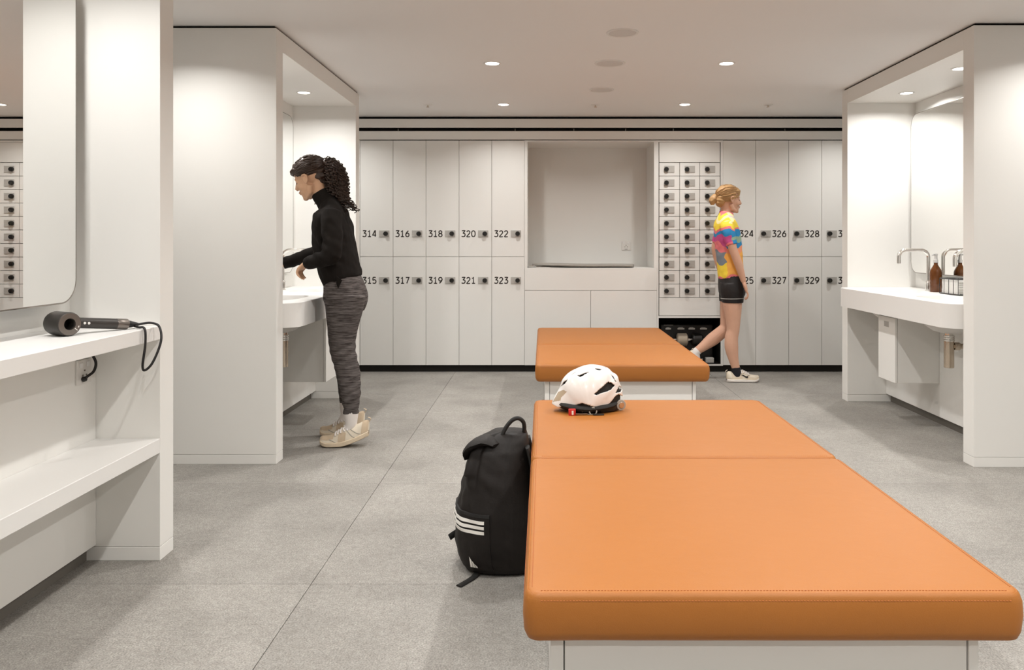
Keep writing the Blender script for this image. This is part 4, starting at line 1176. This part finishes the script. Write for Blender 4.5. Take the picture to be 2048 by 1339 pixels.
def head(bm, hc, f, u, jaw=1.0):
    l = u.cross(f).normalized()
    R = Matrix((f, l, u)).transposed()
    def at(a, b, c): return hc + f*a + l*b + u*c
    ball(bm, at(-.014, 0, .028), (.094, .075, .086), R, 28, 18)
    ball(bm, at(.030, 0, -.030), (.056, .060, .078), R, 24, 16)
    ball(bm, at(.052, 0, -.078), (.034, .038, .030), R); ball(bm, at(.070, 0, -.098), (.018, .020, .015), R)
    for s_ in (-1, 1):
        tube(bm, [at(.002, s_*.055, -.045), at(.022, s_*.050, -.082), at(.060, s_*.020, -.100)], [.018, .018, .014], 12, ref=u)
        ball(bm, at(.055, s_*.034, -.030), (.028, .026, .026), R)
        ball(bm, at(.012, s_*.074, -.008), (.015, .006, .026), R, 16, 10)
        tube(bm, [at(.024, s_*.078, .006), at(.016, s_*.084, .018), at(.002, s_*.087, .016), at(-.007, s_*.087, .002), at(-.002, s_*.084, -.016), at(.010, s_*.080, -.030), at(.018, s_*.077, -.030)], [.004, .0048, .0052, .0052, .0050, .0062, .005], 10, ref=u, smooth=4)
        ball(bm, at(.066, s_*.031, .002), (.015, .015, .010), R, 12, 8)
    ball(bm, at(.070, 0, .020), (.013, .046, .011), R)
    tube(bm, [at(.074, 0, .012), at(.086, 0, -.008), at(.098, 0, -.028), at(.090, 0, -.036)], [(.009, .008), (.010, .009), (.011, .013), (.009, .014)], 12, ref=l)
    ball(bm, at(.083, 0, -.054), (.011, .022, .0065), R); ball(bm, at(.081, 0, -.064), (.011, .020, .0065), R)
    return at, R

def face_features(par, at, R, browmat):
    for s_ in (-1, 1):
        bm = bmesh.new(); ball(bm, at(.0765, s_*.031, -.004), (.004, .013, .0026), R, 12, 8); obj('eyelash', bm, M['dark'], par, smooth=60)
        bm = bmesh.new(); tube(bm, [at(.080, s_*.016, .020), at(.079, s_*.028, .024), at(.074, s_*.040, .022)], [.0014, .0016, .001], 8, ref=at(0, 0, 1) - at(0, 0, 0)); obj('eyebrow', bm, browmat, par, smooth=60)
    bm = bmesh.new(); ball(bm, at(.0905, 0, -.0555), (.0045, .019, .0042), R, 14, 8); ball(bm, at(.089, 0, -.0635), (.0045, .017, .0045), R, 14, 8); obj('lips', bm, M['lips'], par, smooth=60)

# ---- shoes
def shoe(parent, heel, fwd, up, L, lift, sole_m, upper_m, over_m, name_label, lace_m, style=0):
    fwd = fwd.normalized(); up = (up - fwd*up.dot(fwd)).normalized(); lat = up.cross(fwd)
    U =  [0, .04, .12, .24, .36, .48, .60, .72, .84, .93, .98, 1.0]
    HW = [.014, .028, .038, .042, .042, .041, .043, .047, .046, .038, .026, .010]
    TOP = [.080, .095, .100, .098, .102, .112, .090, .068, .056, .049, .041, .032] if style == 0 else [.070, .085, .084, .074, .082, .096, .080, .062, .055, .048, .040, .030]
    SB = .034 if style == 0 else .026
    def ip(tab, u):
        for i in range(len(U)-1):
            if U[i] <= u <= U[i+1]: return tab[i] + (tab[i+1]-tab[i])*(u-U[i])/(U[i+1]-U[i])
        return tab[-1]
    def bend(u, y, z):
        h = lift * max(0, (.56 - u)/.56)**1.25
        toe = .016 * max(0, (u - .80)/.20)**2
        return heel + fwd*(u*L - (z*.25*lift/.06 if u < .5 else 0)*.3) + lat*y + up*(z + h + toe)
    t = bpy.data.objects.new('shoe', None); C.objects.link(t); t.parent = parent; t.location = heel - world_loc(parent); t['label'] = name_label
    us = [i/36 for i in range(37)]
    bm = bmesh.new(); rings = []
    for u in us:
        w = ip(HW, u) * 1.10 + .003; ring = []
        th = SB * (1.0 - .25*u) + .004*(1 - abs(2*u - 1))
        for k in range(16):
            a = 2*PI*k/16; c, s_ = math.cos(a), math.sin(a)
            rid = .0016 * (k % 2) if style == 0 else 0
            ring.append(bm.verts.new(bend(u, (w + rid)*math.copysign(abs(c)**.5, c), th/2 + th/2*math.copysign(abs(s_)**.5, s_))))
        rings.append(ring)
    for a, b in zip(rings, rings[1:]):
        for k in range(16): bm.faces.new((a[k], a[(k+1) % 16], b[(k+1) % 16], b[k]))
    bm.faces.new(rings[0]); bm.faces.new(rings[-1])
    obj('sole', bm, sole_m, t, smooth=50)
    def up_pt(u, th, off=0.0):
        w = ip(HW, u) + off; zt = ip(TOP, u) + off; zb = .014
        c, s_ = math.cos(th), math.sin(th)
        taper = 1 - .30*max(0, s_)**1.5 if u > .12 else 1 - .2*max(0, s_)
        return bend(u, w*taper*math.copysign(abs(c)**.75, c), zb + (zt - zb)*max(0, s_)**.85 if s_ > 0 else zb)
    bm = bmesh.new(); rings = [[bm.verts.new(up_pt(u, 2*PI*k/24)) for k in range(24)] for u in us]
    for a, b in zip(rings, rings[1:]):
        for k in range(24): bm.faces.new((a[k], a[(k+1) % 24], b[(k+1) % 24], b[k]))
    bm.faces.new(rings[0]); bm.faces.new(rings[-1])
    obj('upper', bm, upper_m, t, smooth=50)
    def patch(u0, u1, a0, a1, off, nu=10, na=8, shape=None):
        bm = bmesh.new(); g = []
        for i in range(nu+1):
            u = u0 + (u1-u0)*i/nu; lo, hi = shape(i/nu) if shape else (0, 1)
            g.append([bm.verts.new(up_pt(u, a0 + (a1-a0)*(lo + (hi-lo)*k/na), off)) for k in range(na+1)])
        for i in range(nu):
            for k in range(na): bm.faces.new((g[i][k], g[i+1][k], g[i+1][k+1], g[i][k+1]))
        return bm
    obj('toe_overlay', patch(.70, .985, .55, PI-.55, .0015), over_m, t, smooth=50)
    obj('heel_overlay', patch(.01, .14, .2, PI-.2, .002, 6, 16), over_m, t, smooth=50)
    for sd in (0, 1):
        a0, a1 = (.10, 1.0) if sd == 0 else (PI-.10, PI-1.0)
        obj('side_overlay', patch(.46, .60, a0, a1, .0015, 10, 6, lambda f: (.0, .55 + .4*f)), over_m, t, smooth=50)
    if style == 0:
        for sd in (0, 1):
            for a0, a1, u0, u1 in ((.25, 1.05, .16, .42), (.15, .85, .26, .46), (.12, .60, .62, .78)):
                bm = bmesh.new(); tube(bm, [up_pt(u0 + (u1-u0)*q/8, (a0 + (a1-a0)*(q/8)**1.3) if sd == 0 else PI - (a0 + (a1-a0)*(q/8)**1.3), .001) for q in range(9)], .0022, 6, ref=up); obj('seam_piping', bm, M['strap'], t, smooth=50)
    for k in range(5):
        u = .44 + k*.055
        bm = bmesh.new(); tube(bm, [up_pt(u + .012*(j % 2), .75 + j*(PI-1.5)/6, .004) for j in range(7)], .0042, 8, ref=fwd); obj('lace', bm, lace_m, t, smooth=50)
    bm = bmesh.new(); tube(bm, [up_pt(.40, PI/2, .004) + up*q*.02 + lat*.012*math.sin(q*3.1) + fwd*.006*q for q in (0, .6, 1.1, 1.0, .4)], .0026, 8, ref=fwd, smooth=3); obj('lace', bm, lace_m, t, smooth=50)
    bm = bmesh.new(); tube(bm, [up_pt(.0, PI/2, .002), up_pt(.0, PI/2, .002) + up*.016 - fwd*.008, up_pt(.03, PI/2, .004) + up*.014], [(.002, .006)]*3, 8, ref=lat, smooth=3); obj('pull_tab', bm, over_m, t, smooth=50)
    return t, up_pt, patch

# ================================================================= person at the basin
root = thing('person', 'person in black fleece and grey trousers washing hands at the basin', 'person', (-1.13, 4.70, 0))
hc = P(620, 356, 4.70); ta = math.radians(25)
f = Vector((-math.cos(ta), 0, -math.sin(ta))); u = Vector((-math.sin(ta), 0, math.cos(ta)))
bm = bmesh.new()
at, R = head(bm, hc, f, u)
tube(bm, [at(-.040, 0, -.015), P(640, 385, 4.70), P(655, 405, 4.70), P(664, 440, 4.70)], [(.050, .048), (.050, .050), (.058, .065), (.07, .12)], 18, smooth=4)
limb(bm, [(664, 425, 4.70, .07, .14), (667, 470, 4.70, .10, .135), (676, 530, 4.70, .095, .13), (688, 580, 4.70, .10, .15), (688, 612, 4.70, .09, .145)])
limb(bm, [(664, 428, 4.56, .045, .045), (664, 480, 4.478, .032, .032), (663, 505, 4.468, .028, .028), (645, 516, 4.49, .026, .026), (616, 526.5, 4.55, .020, .025)])
limb(bm, [(662, 428, 4.84, .045, .045), (651, 480, 4.908, .032, .032), (644, 499, 4.908, .028, .028), (610, 513.5, 4.88, .026, .026), (556, 530, 4.84, .020, .025)])
limb(bm, [(689, 590, 4.61, .09, .075), (685, 665, 4.60, .060, .055), (688, 700, 4.60, .052, .050), (697, 745, 4.59, .050, .046), (702, 800, 4.58, .034, .034), (702, 846, 4.58, .026, .025), (692, 866, 4.58, .017, .018), (676, 881, 4.58, .010, .014)])
limb(bm, [(689, 590, 4.79, .09, .075), (685, 658, 4.80, .060, .055), (686, 690, 4.80, .052, .050), (692, 730, 4.81, .050, .046), (693, 785, 4.82, .034, .034), (692, 824, 4.82, .026, .025), (682, 843, 4.82, .017, .018), (667, 857, 4.82, .010, .014)])
W, K = P(614, 525.5, 4.555), P(600.5, 537, 4.565)
hand(bm, W, K, [P(598.5, 546, 4.565), P(602, 553, 4.565), P(607, 558, 4.565)], (0.1, 1, 0), 1)
W, K = P(557, 529, 4.84), P(533, 541, 4.82)
hand(bm, W, K, [P(522, 551, 4.815), P(517, 560, 4.81), P(518, 567, 4.81)], (0.1, 1, 0), -1)
body = obj_me('body', remeshed(bm, .0042, 3), M['skin1'], root)
face_features(root, at, R, M['hair1'])

def fleece_fold(co):
    q = Vector((co.x*9, co.y*9, co.z*9))
    e = noise.noise(q)*.008 + noise.noise(Vector((co.x*26 + co.z*14, co.y*12, co.z*16)))*.0055 + noise.noise(q*4)*.002
    d = (co - P(645, 500, 4.50)).length
    e += .006*math.sin((co.z*1.0 + co.x*.7)*95) * math.exp(-(d/.11)**2)
    return e
bm = bmesh.new()
limb(bm, [(687, 561, 4.70, .104, .170), (684, 552, 4.70, .114, .176), (676, 528, 4.70, .120, .172), (669, 492, 4.70, .122, .168), (666, 462, 4.70, .116, .172), (664, 440, 4.70, .104, .182), (664, 425, 4.70, .088, .172), (661, 412, 4.70, .070, .125), (655, 404, 4.70, .062, .085)], 28)
limb(bm, [(664, 428, 4.55, .060, .055), (664, 450, 4.505, .060, .056), (664, 485, 4.475, .055, .052), (664, 507, 4.465, .052, .048), (650, 515, 4.48, .050, .046), (630, 521, 4.52, .042, .042), (616, 527, 4.55, .035, .037)])
limb(bm, [(662, 428, 4.85, .060, .055), (658, 450, 4.89, .060, .056), (651, 480, 4.91, .055, .052), (645, 499, 4.91, .052, .048), (628, 508, 4.90, .048, .045), (600, 516, 4.87, .042, .042), (566, 527, 4.845, .034, .036)])
jk = obj_me('fleece_jacket', remeshed(bm, .0055, 5, fleece_fold), M['fleece'], root, label='black fleece jacket')
bm = bmesh.new()
limb(bm, [(657, 408, 4.70, .064, .080), (650, 398, 4.70, .060, .068), (642, 387, 4.70, .058, .063), (640, 384, 4.70, .054, .060)], 24)
obj_me('collar', remeshed(bm, .005, 3, lambda c: .002*noise.noise(c*30)), M['fleece'], jk)
bm = bmesh.new(); tube(bm, [P(631, 402, 4.70), P(629.5, 409, 4.69)], .0028, 8); obj('zip_pull', bm, M['chrome'], jk)

def jersey_fold(co):
    q = Vector((co.x*10, co.y*10, co.z*7)); e = noise.noise(q)*.005 + noise.noise(q*2.6)*.0025
    for c in (P(690, 705, 4.58), P(700, 790, 4.57)):
        d = (co - c).length; e += .004*math.sin((co.z - co.x*.6)*110) * math.exp(-(d/.10)**2)
    return e
bm = bmesh.new()
limb(bm, [(685, 553, 4.70, .098, .160), (687, 566, 4.70, .112, .172), (691, 585, 4.70, .124, .182), (692, 600, 4.70, .124, .184), (690, 616, 4.70, .110, .175)], 26)
limb(bm, [(690, 590, 4.61, .118, .090), (688, 625, 4.605, .106, .088), (686, 650, 4.60, .092, .082), (684.5, 675, 4.60, .080, .076), (686, 700, 4.60, .074, .070), (692, 725, 4.595, .070, .066), (697, 750, 4.59, .066, .062), (700.5, 780, 4.58, .058, .056), (701.5, 803, 4.58, .051, .050), (702, 810, 4.58, .046, .045), (702, 826, 4.58, .0455, .0445)])
limb(bm, [(690, 590, 4.79, .118, .090), (688, 620, 4.795, .106, .088), (686, 645, 4.80, .092, .082), (684.5, 668, 4.80, .080, .076), (685, 690, 4.80, .074, .070), (689, 712, 4.805, .070, .066), (692, 735, 4.81, .066, .062), (693.5, 762, 4.82, .058, .056), (693, 783, 4.82, .051, .050), (693, 790, 4.82, .046, .045), (693, 804, 4.82, .0455, .0445)])
tr = obj_me('trousers', remeshed(bm, .0055, 3, jersey_fold), M['heather'], root, label='grey marl jogging trousers')
bm = bmesh.new()      # pocket flap edge on the near hip
vs = [P(673, 552, 4.515), P(684, 560, 4.508), P(676, 577, 4.512), P(672.5, 566, 4.512)]
vv = [bm.verts.new(v) for v in vs] + [bm.verts.new(v + Vector((0, .006, 0))) for v in vs]
bm.faces.new(vv[:4]); bm.faces.new(vv[4:][::-1])
for k in range(4): bm.faces.new((vv[k], vv[(k+1) % 4], vv[4 + (k+1) % 4], vv[4 + k]))
obj('pocket_facing', bm, M['fleece'], tr)
for (x, y, Y_) in ((702, 826, 4.58), (693, 804, 4.82)):
    bm = bmesh.new(); limb(bm, [(x, y - 12, Y_, .042, .041), (x, y, Y_, .042, .041), (x, y + 13, Y_, .037, .035), (x - 1, y + 24, Y_, .032, .030), (x - 10, y + 38, Y_, .022, .024), (x - 24, y + 52, Y_, .012, .018)], 20, 3); obj('sock', bm, M['sock_white'], root, smooth=50, label='white sock')
for Y_, hx, tx, lab in ((4.58, 737, 640.5, 'worn cream trainer nearer the viewer'), (4.82, 728, 640.5, 'worn cream trainer behind the other')):
    L = (hx - tx)*Y_/FPX
    shoe(root, Vector(((hx - VPX)*Y_/FPX, Y_, 0.001)), Vector((-1, 0, 0)), Vector((0, 0, 1)), L, .058, M['sole_cream'], M['shoe_cream'], M['shoe_tan'], lab, M['sock_white'])

# hair: wavy cap and curly ponytail
def hair_strands(bm, paths, r, seg=5):
    for pth in paths: tube(bm, pth, [r*.7] + [r]*(len(pth)-2) + [r*.4], seg, ref=Vector((.3, .8, .5)))
rng = random.Random(3)
hair = bpy.data.objects.new('hair', None); C.objects.link(hair); hair.parent = root; hair.location = hc - world_loc(root); hair['label'] = 'dark curly hair tied in a high ponytail'
bm = bmesh.new()
ball(bm, at(-.020, 0, .040), (.098, .081, .083), R, 30, 20)
ball(bm, at(.034, 0, .062), (.056, .066, .050), R); ball(bm, at(-.070, 0, .0), (.05, .066, .07), R)
for s_ in (-1, 1): tube(bm, [at(.03, s_*.062, .04), at(.040, s_*.062, .016), at(.040, s_*.060, .0)], [.020, .012, .005], 10, ref=f)
tube(bm, [at(-.05, 0, .08), P(645, 333, 4.70)], [.045, .035], 14)
cap = remeshed(bm, .0045, 2, lambda c: .006*noise.noise(c*42) + .0045*math.sin((c - hc).dot(u)*150 + 6*noise.noise(c*12)))
# keep the face free: drop cap faces in front of the hairline
bmc = bmesh.new(); bmc.from_mesh(cap)
dele = []
for fc in bmc.faces:
    d = fc.calc_center_median() - hc; a_, c_ = d.dot(f), d.dot(u)
    if a_ > .030 and c_ < .045 + .25*(.085 - a_): dele.append(fc)
    elif -.02 < a_ <= .030 and c_ < -.028: dele.append(fc)
    elif -.014 < a_ < .034 and -.05 < c_ < .024 and abs(d.y) > .05: dele.append(fc)
bmesh.ops.delete(bmc, geom=dele, context='FACES'); bmc.to_mesh(cap); bmc.free()
obj_me('hair_cap', cap, M['hair1'], hair)
knot = P(646, 331, 4.70)
bm = bmesh.new(); paths = []
for k in range(150):
    s_ = rng.uniform(-.84, .84); fr = rng.uniform(0, 1)
    a0 = at(.077 - .05*abs(s_)**1.5 - .10*fr*(rng.random() < .5), s_*.066, .058 - .045*abs(s_)**2.0 + .016*rng.random())
    pts = []
    ph = rng.uniform(0, 6)
    for q in range(15):
        w = q/14; p_ = a0.lerp(knot, w)
        d = p_ - at(-.020, 0, .040); e = Vector((d.dot(f)/.101, d.dot(R.col[1])/.084, d.dot(u)/.086))
        if e.length < 1.02: e = e.normalized()*1.03; p_ = at(-.020, 0, .040) + f*e.x*.101 + Vector(R.col[1])*e.y*.084 + u*e.z*.086
        p_ = p_ + Vector((math.sin(w*22 + ph), math.sin(w*19 + ph*2), math.cos(w*22 + ph)))*.0024
        pts.append(p_)
    paths.append(pts)
hair_strands(bm, paths, .0026)
obj('swept_strands', bm, M['hair1'], hair, smooth=60)
spine = [P(646, 331, 4.70), P(656, 330, 4.70), P(667, 344, 4.70), P(673, 366, 4.70), P(681, 388, 4.70), P(694, 406, 4.70)]
srad = [.030, .045, .062, .066, .050, .022]
bm = bmesh.new(); tube(bm, spine, [r*.80 for r in srad], 16, smooth=4); 
obj_me('ponytail_core', remeshed(bm, .005, 2, lambda c: .012*noise.noise(c*26) + .006*noise.noise(c*60)), M['hair1'], hair)
sp = catmull([(*p, r) for p, r in zip(spine, srad)], 8)
bm = bmesh.new(); paths = []
for k in range(230):
    th = rng.uniform(0, 2*PI); rr_ = rng.uniform(.55, 1.04); st = int(rng.uniform(0, 12)); en = int(rng.uniform(20, len(sp))) 
    cw = rng.uniform(.5, .9); cr = rng.uniform(.005, .0085); ph = rng.uniform(0, 6); pts = []
    for q in range(st*3, en*3):
        i = min(q/3, len(sp) - 1.001); i0 = int(i); fr = i - i0
        c0 = Vector(sp[i0][:3]).lerp(Vector(sp[min(i0+1, len(sp)-1)][:3]), fr); r_ = sp[i0][3] + (sp[min(i0+1, len(sp)-1)][3] - sp[i0][3])*fr
        tg = (Vector(sp[min(i0+1, len(sp)-1)][:3]) - Vector(sp[max(i0-1, 0)][:3])).normalized(); a_, b_ = frame_axes(tg, Vector((0, 1, 0)))
        p_ = c0 + (a_*math.cos(th) + b_*math.sin(th))*r_*rr_*min(1, .5 + (q - st*3)/20) + a_*cr*math.cos(q*cw + ph) + b_*cr*math.sin(q*cw + ph)
        pts.append(p_)
    if len(pts) > 6: paths.append(pts)
for k in range(26):        # loose curls at the tips
    p0 = Vector(sp[-1 - int(rng.uniform(0, 8))][:3]) + Vector((rng.uniform(-.02, .03), rng.uniform(-.04, .04), rng.uniform(-.02, .02))); ph = rng.uniform(0, 6)
    paths.append([p0 + Vector((.0017*q + .010*math.cos(q*.7 + ph), .008*math.sin(q*.7 + ph), -.0022*q)) for q in range(24)])
hair_strands(bm, paths, .0028, 4)
obj('curls', bm, M['hair1'], hair, smooth=60)
bm = bmesh.new(); tube(bm, [knot + Vector((0, .030*math.cos(2*PI*k/16), .030*math.sin(2*PI*k/16))) for k in range(16)], .006, 8, ref=Vector((1, 0, 0)), closed=True); obj('hair_tie', bm, M['dark'], hair, smooth=50)

# ================================================================= person walking past the small lockers
YN, YC, YA = 6.70, 6.785, 6.87
root = thing('person', 'person in bright yellow and blue jersey and black shorts walking past lockers', 'person', ((1462 - VPX)*YC/FPX, YC, 0))
hc = P(1459, 398, YC); ta = math.radians(6)
f = Vector((math.cos(ta), 0, -math.sin(ta))); u = Vector((math.sin(ta), 0, math.cos(ta)))
bm = bmesh.new()
at, R = head(bm, hc, f, u)
tube(bm, [at(-.030, 0, -.02), P(1453, 418, YC), P(1451, 432, YC), P(1452, 455, YC)], [(.050, .048), (.048, .048), (.060, .07), (.075, .12)], 18, smooth=4)
limb(bm, [(1452, 446, YC, .075, .145), (1456, 480, YC, .095, .13), (1460, 530, YC, .088, .125), (1463, 575, YC, .085, .135), (1463, 588, YC, .075, .13)])
limb(bm, [(1452, 447, 6.64, .044, .044), (1459, 472, 6.585, .041, .041), (1466, 498, 6.57, .035, .035), (1477, 528, 6.57, .034, .034), (1487, 562, 6.59, .022, .026)])
limb(bm, [(1451, 447, 6.93, .044, .044), (1440, 470, 6.985, .041, .041), (1431, 493, 6.995, .035, .035), (1436, 520, 6.99, .034, .034), (1444, 552, 6.97, .022, .026)])
limb(bm, [(1464, 585, 6.70, .070, .062), (1465, 610, 6.70, .078, .070), (1466, 640, 6.70, .062, .060), (1466, 660, 6.70, .053, .052), (1463, 675, 6.70, .055, .052), (1463, 695, 6.70, .056, .052), (1467, 718, 6.70, .042, .040), (1472, 737, 6.70, .033, .033), (1472, 750, 6.70, .032, .030), (1482, 756, 6.70, .018, .026), (1497, 759, 6.70, .012, .026)])
limb(bm, [(1462, 582, 6.87, .070, .062), (1458.5, 608, 6.87, .078, .070), (1455, 640, 6.87, .062, .060), (1451, 656, 6.87, .054, .053), (1438, 668, 6.87, .056, .053), (1424, 679, 6.87, .056, .052), (1407, 692, 6.87, .042, .040), (1393, 703, 6.87, .033, .033), (1390, 712, 6.87, .034, .033), (1396, 728, 6.87, .024, .030)])
W, K = P(1487, 562, 6.59), P(1493, 581, 6.605)
hand(bm, W, K, [P(1496, 589, 6.605), P(1494, 596, 6.605), P(1489, 598, 6.605)], (0.25, 1, 0), -1)
W, K = P(1444, 552, 6.97), P(1450, 570, 6.955)
hand(bm, W, K, [P(1453, 578, 6.955), P(1452, 585, 6.955), P(1447, 588, 6.955)], (0.25, 1, 0), 1)
obj_me('body', remeshed(bm, .0045, 3), M['skin2'], root)
face_features(root, at, R, M['hair2'])
bm = bmesh.new()
limb(bm, [(1462, 556, YC, .104, .162), (1461, 540, YC, .106, .160), (1459, 512, YC, .106, .152), (1456, 484, YC, .110, .156), (1453, 462, YC, .104, .165), (1451, 447, YC, .092, .172), (1451, 437, YC, .076, .145), (1452, 429, YC, .060, .085), (1453, 424, YC, .056, .066)], 28)
limb(bm, [(1452, 447, 6.64, .056, .054), (1457, 465, 6.595, .054, .052), (1464, 490, 6.57, .048, .047)])
limb(bm, [(1451, 447, 6.93, .056, .054), (1443, 464, 6.975, .054, .052), (1433, 486, 6.995, .048, .047)])
obj_me('cycling_jersey', remeshed(bm, .0055, 4, lambda c: .005*noise.noise(c*10) + .003*noise.noise(c*24)), M['jersey'], root, label='short-sleeved jersey printed yellow, blue, orange and pink')
bm = bmesh.new()
limb(bm, [(1462, 549, YC, .100, .160), (1463, 566, YC, .110, .172), (1464, 582, YC, .108, .174), (1464, 590, YC, .10, .165)], 26)
limb(bm, [(1464, 566, 6.70, .100, .086), (1464, 578, 6.70, .104, .091), (1465, 595, 6.70, .095, .084), (1465, 605, 6.70, .088, .080)]); limb(bm, [(1462, 566, 6.87, .100, .086), (1462, 578, 6.87, .104, .091), (1460, 595, 6.87, .095, .084), (1458.5, 605, 6.87, .088, .080)])
so = obj_me('cycling_shorts', remeshed(bm, .0055, 3, lambda c: .002*noise.noise(c*18)), M['lycra'], root, label='black shorts with thin grey band')
bm = bmesh.new(); pc = P(1465, 596, 6.70)
tube(bm, [pc + Vector((.0965*math.cos(2*PI*k/24), .0855*math.sin(2*PI*k/24), .002*math.cos(2*PI*k/24))) for k in range(24)], [(.0015, .003)]*24, 6, ref=Vector((0, 0, 1)), closed=True); obj('hem_band', bm, M['lock_plate'], so, smooth=50)
hair = bpy.data.objects.new('hair', None); C.objects.link(hair); hair.parent = root; hair.location = hc - world_loc(root); hair['label'] = 'blond hair tied low at the back'
bm = bmesh.new()
ball(bm, at(-.022, 0, .038), (.098, .081, .084), R, 30, 20); ball(bm, at(.030, 0, .064), (.056, .064, .046), R); ball(bm, at(-.072, 0, -.01), (.05, .064, .07), R)
tube(bm, [at(.015, -.066, .03), at(.004, -.068, 0), at(-.004, -.066, -.028)], [.022, .018, .010], 10, ref=f); tube(bm, [at(.015, .066, .03), at(.004, .068, 0), at(-.004, .066, -.028)], [.022, .018, .010], 10, ref=f)
cap = remeshed(bm, .005, 2, lambda c: .003*noise.noise(c*30) + .0022*math.sin((c - hc).dot(u)*170 + 5*noise.noise(c*10)))
bmc = bmesh.new(); bmc.from_mesh(cap); dele = []
for fc in bmc.faces:
    d = fc.calc_center_median() - hc; a_, c_ = d.dot(f), d.dot(u)
    if a_ > .034 and c_ < .040 + .25*(.085 - a_): dele.append(fc)
bmesh.ops.delete(bmc, geom=dele, context='FACES'); bmc.to_mesh(cap); bmc.free()
obj_me('hair_cap', cap, M['hair2'], hair)
bm = bmesh.new(); tube(bm, [at(-.10, 0, .01), at(-.125, 0, .0), at(-.140, 0, -.03), at(-.138, 0, -.065)], [.022, .032, .034, .014], 14, smooth=4)
obj_me('low_bun', remeshed(bm, .005, 2, lambda c: .006*noise.noise(c*40)), M['hair2'], hair)
bm = bmesh.new(); paths = []
for k in range(110):
    s_ = rng.uniform(-1, 1); a0 = at(.082 - .06*abs(s_)**1.5 - .08*rng.random(), s_*.062, .064 - .08*abs(s_)**2); pts = []; ph = rng.uniform(0, 6)
    for q in range(12):
        w = q/11; p_ = a0.lerp(at(-.118, 0, .004), w); d = p_ - at(-.022, 0, .038)
        e = Vector((d.dot(f)/.101, d.dot(R.col[1])/.084, d.dot(u)/.087))
        if e.length < 1.02: e = e.normalized()*1.025; p_ = at(-.022, 0, .038) + f*e.x*.101 + Vector(R.col[1])*e.y*.084 + u*e.z*.087
        pts.append(p_ + Vector((0, math.sin(w*9 + ph), math.cos(w*9 + ph)))*.0012)
    paths.append(pts)
hair_strands(bm, paths, .0024); obj('swept_strands', bm, M['hair2'], hair, smooth=60)
bm = bmesh.new(); limb(bm, [(1472, 734, 6.70, .036, .0355), (1472.5, 742, 6.70, .038, .037), (1474, 752, 6.70, .042, .037)], 20, 3); obj('sock', bm, M['sock_black'], root, smooth=50, label='black ankle sock')
bm = bmesh.new(); limb(bm, [(1396, 700, 6.87, .036, .0355), (1391, 706, 6.87, .038, .037), (1391, 716, 6.87, .040, .036)], 20, 3); obj('sock', bm, M['sock_white'], root, smooth=50, label='pale ankle sock')
L = (1517.5 - 1453)*YN/FPX
t, up_pt, patch = shoe(root, Vector(((1453 - VPX)*YN/FPX, YN, .001)), Vector((1, 0, 0)), Vector((0, 0, 1)), L, 0.0, M['sole_white'], M['knit'], M['shoe_cream'], 'beige knit running shoe with black swoosh on the floor', M['sock_white'], 1)
def swoosh_patch(up_pt):
    """curved tick on the side facing the viewer"""
    bm = bmesh.new(); lo, hi = [], []
    TK = [(.40, .62, .62), (.44, .52, .58), (.49, .40, .53), (.54, .30, .48), (.585, .26, .46), (.615, .30, .54), (.63, .42, .66), (.635, .60, .72)]
    for uu, a_, b_ in TK: lo.append(bm.verts.new(up_pt(uu, PI - a_*1.0 if SW else a_, .0065))); hi.append(bm.verts.new(up_pt(uu, PI - b_ if SW else b_, .0065)))
    for k in range(len(TK)-1): bm.faces.new((lo[k], lo[k+1], hi[k+1], hi[k]))
    return bm
SW = True
obj('swoosh', swoosh_patch(up_pt), M['dark'], t, label='black swoosh')
SW = False
obj('swoosh', swoosh_patch(up_pt), M['dark'], t, label='black swoosh')
an = P(1391, 711, 6.87); fw = Vector((.50, 0, -.86)); upv = Vector((.72, 0, .42))
t, up_pt, patch = shoe(root, an - fw*.060 - Vector((.86, 0, .50))*.075, fw, Vector((.86, 0, .50)), L, 0.0, M['sole_white'], M['knit'], M['shoe_cream'], 'beige knit running shoe lifted behind', M['sock_white'], 1)
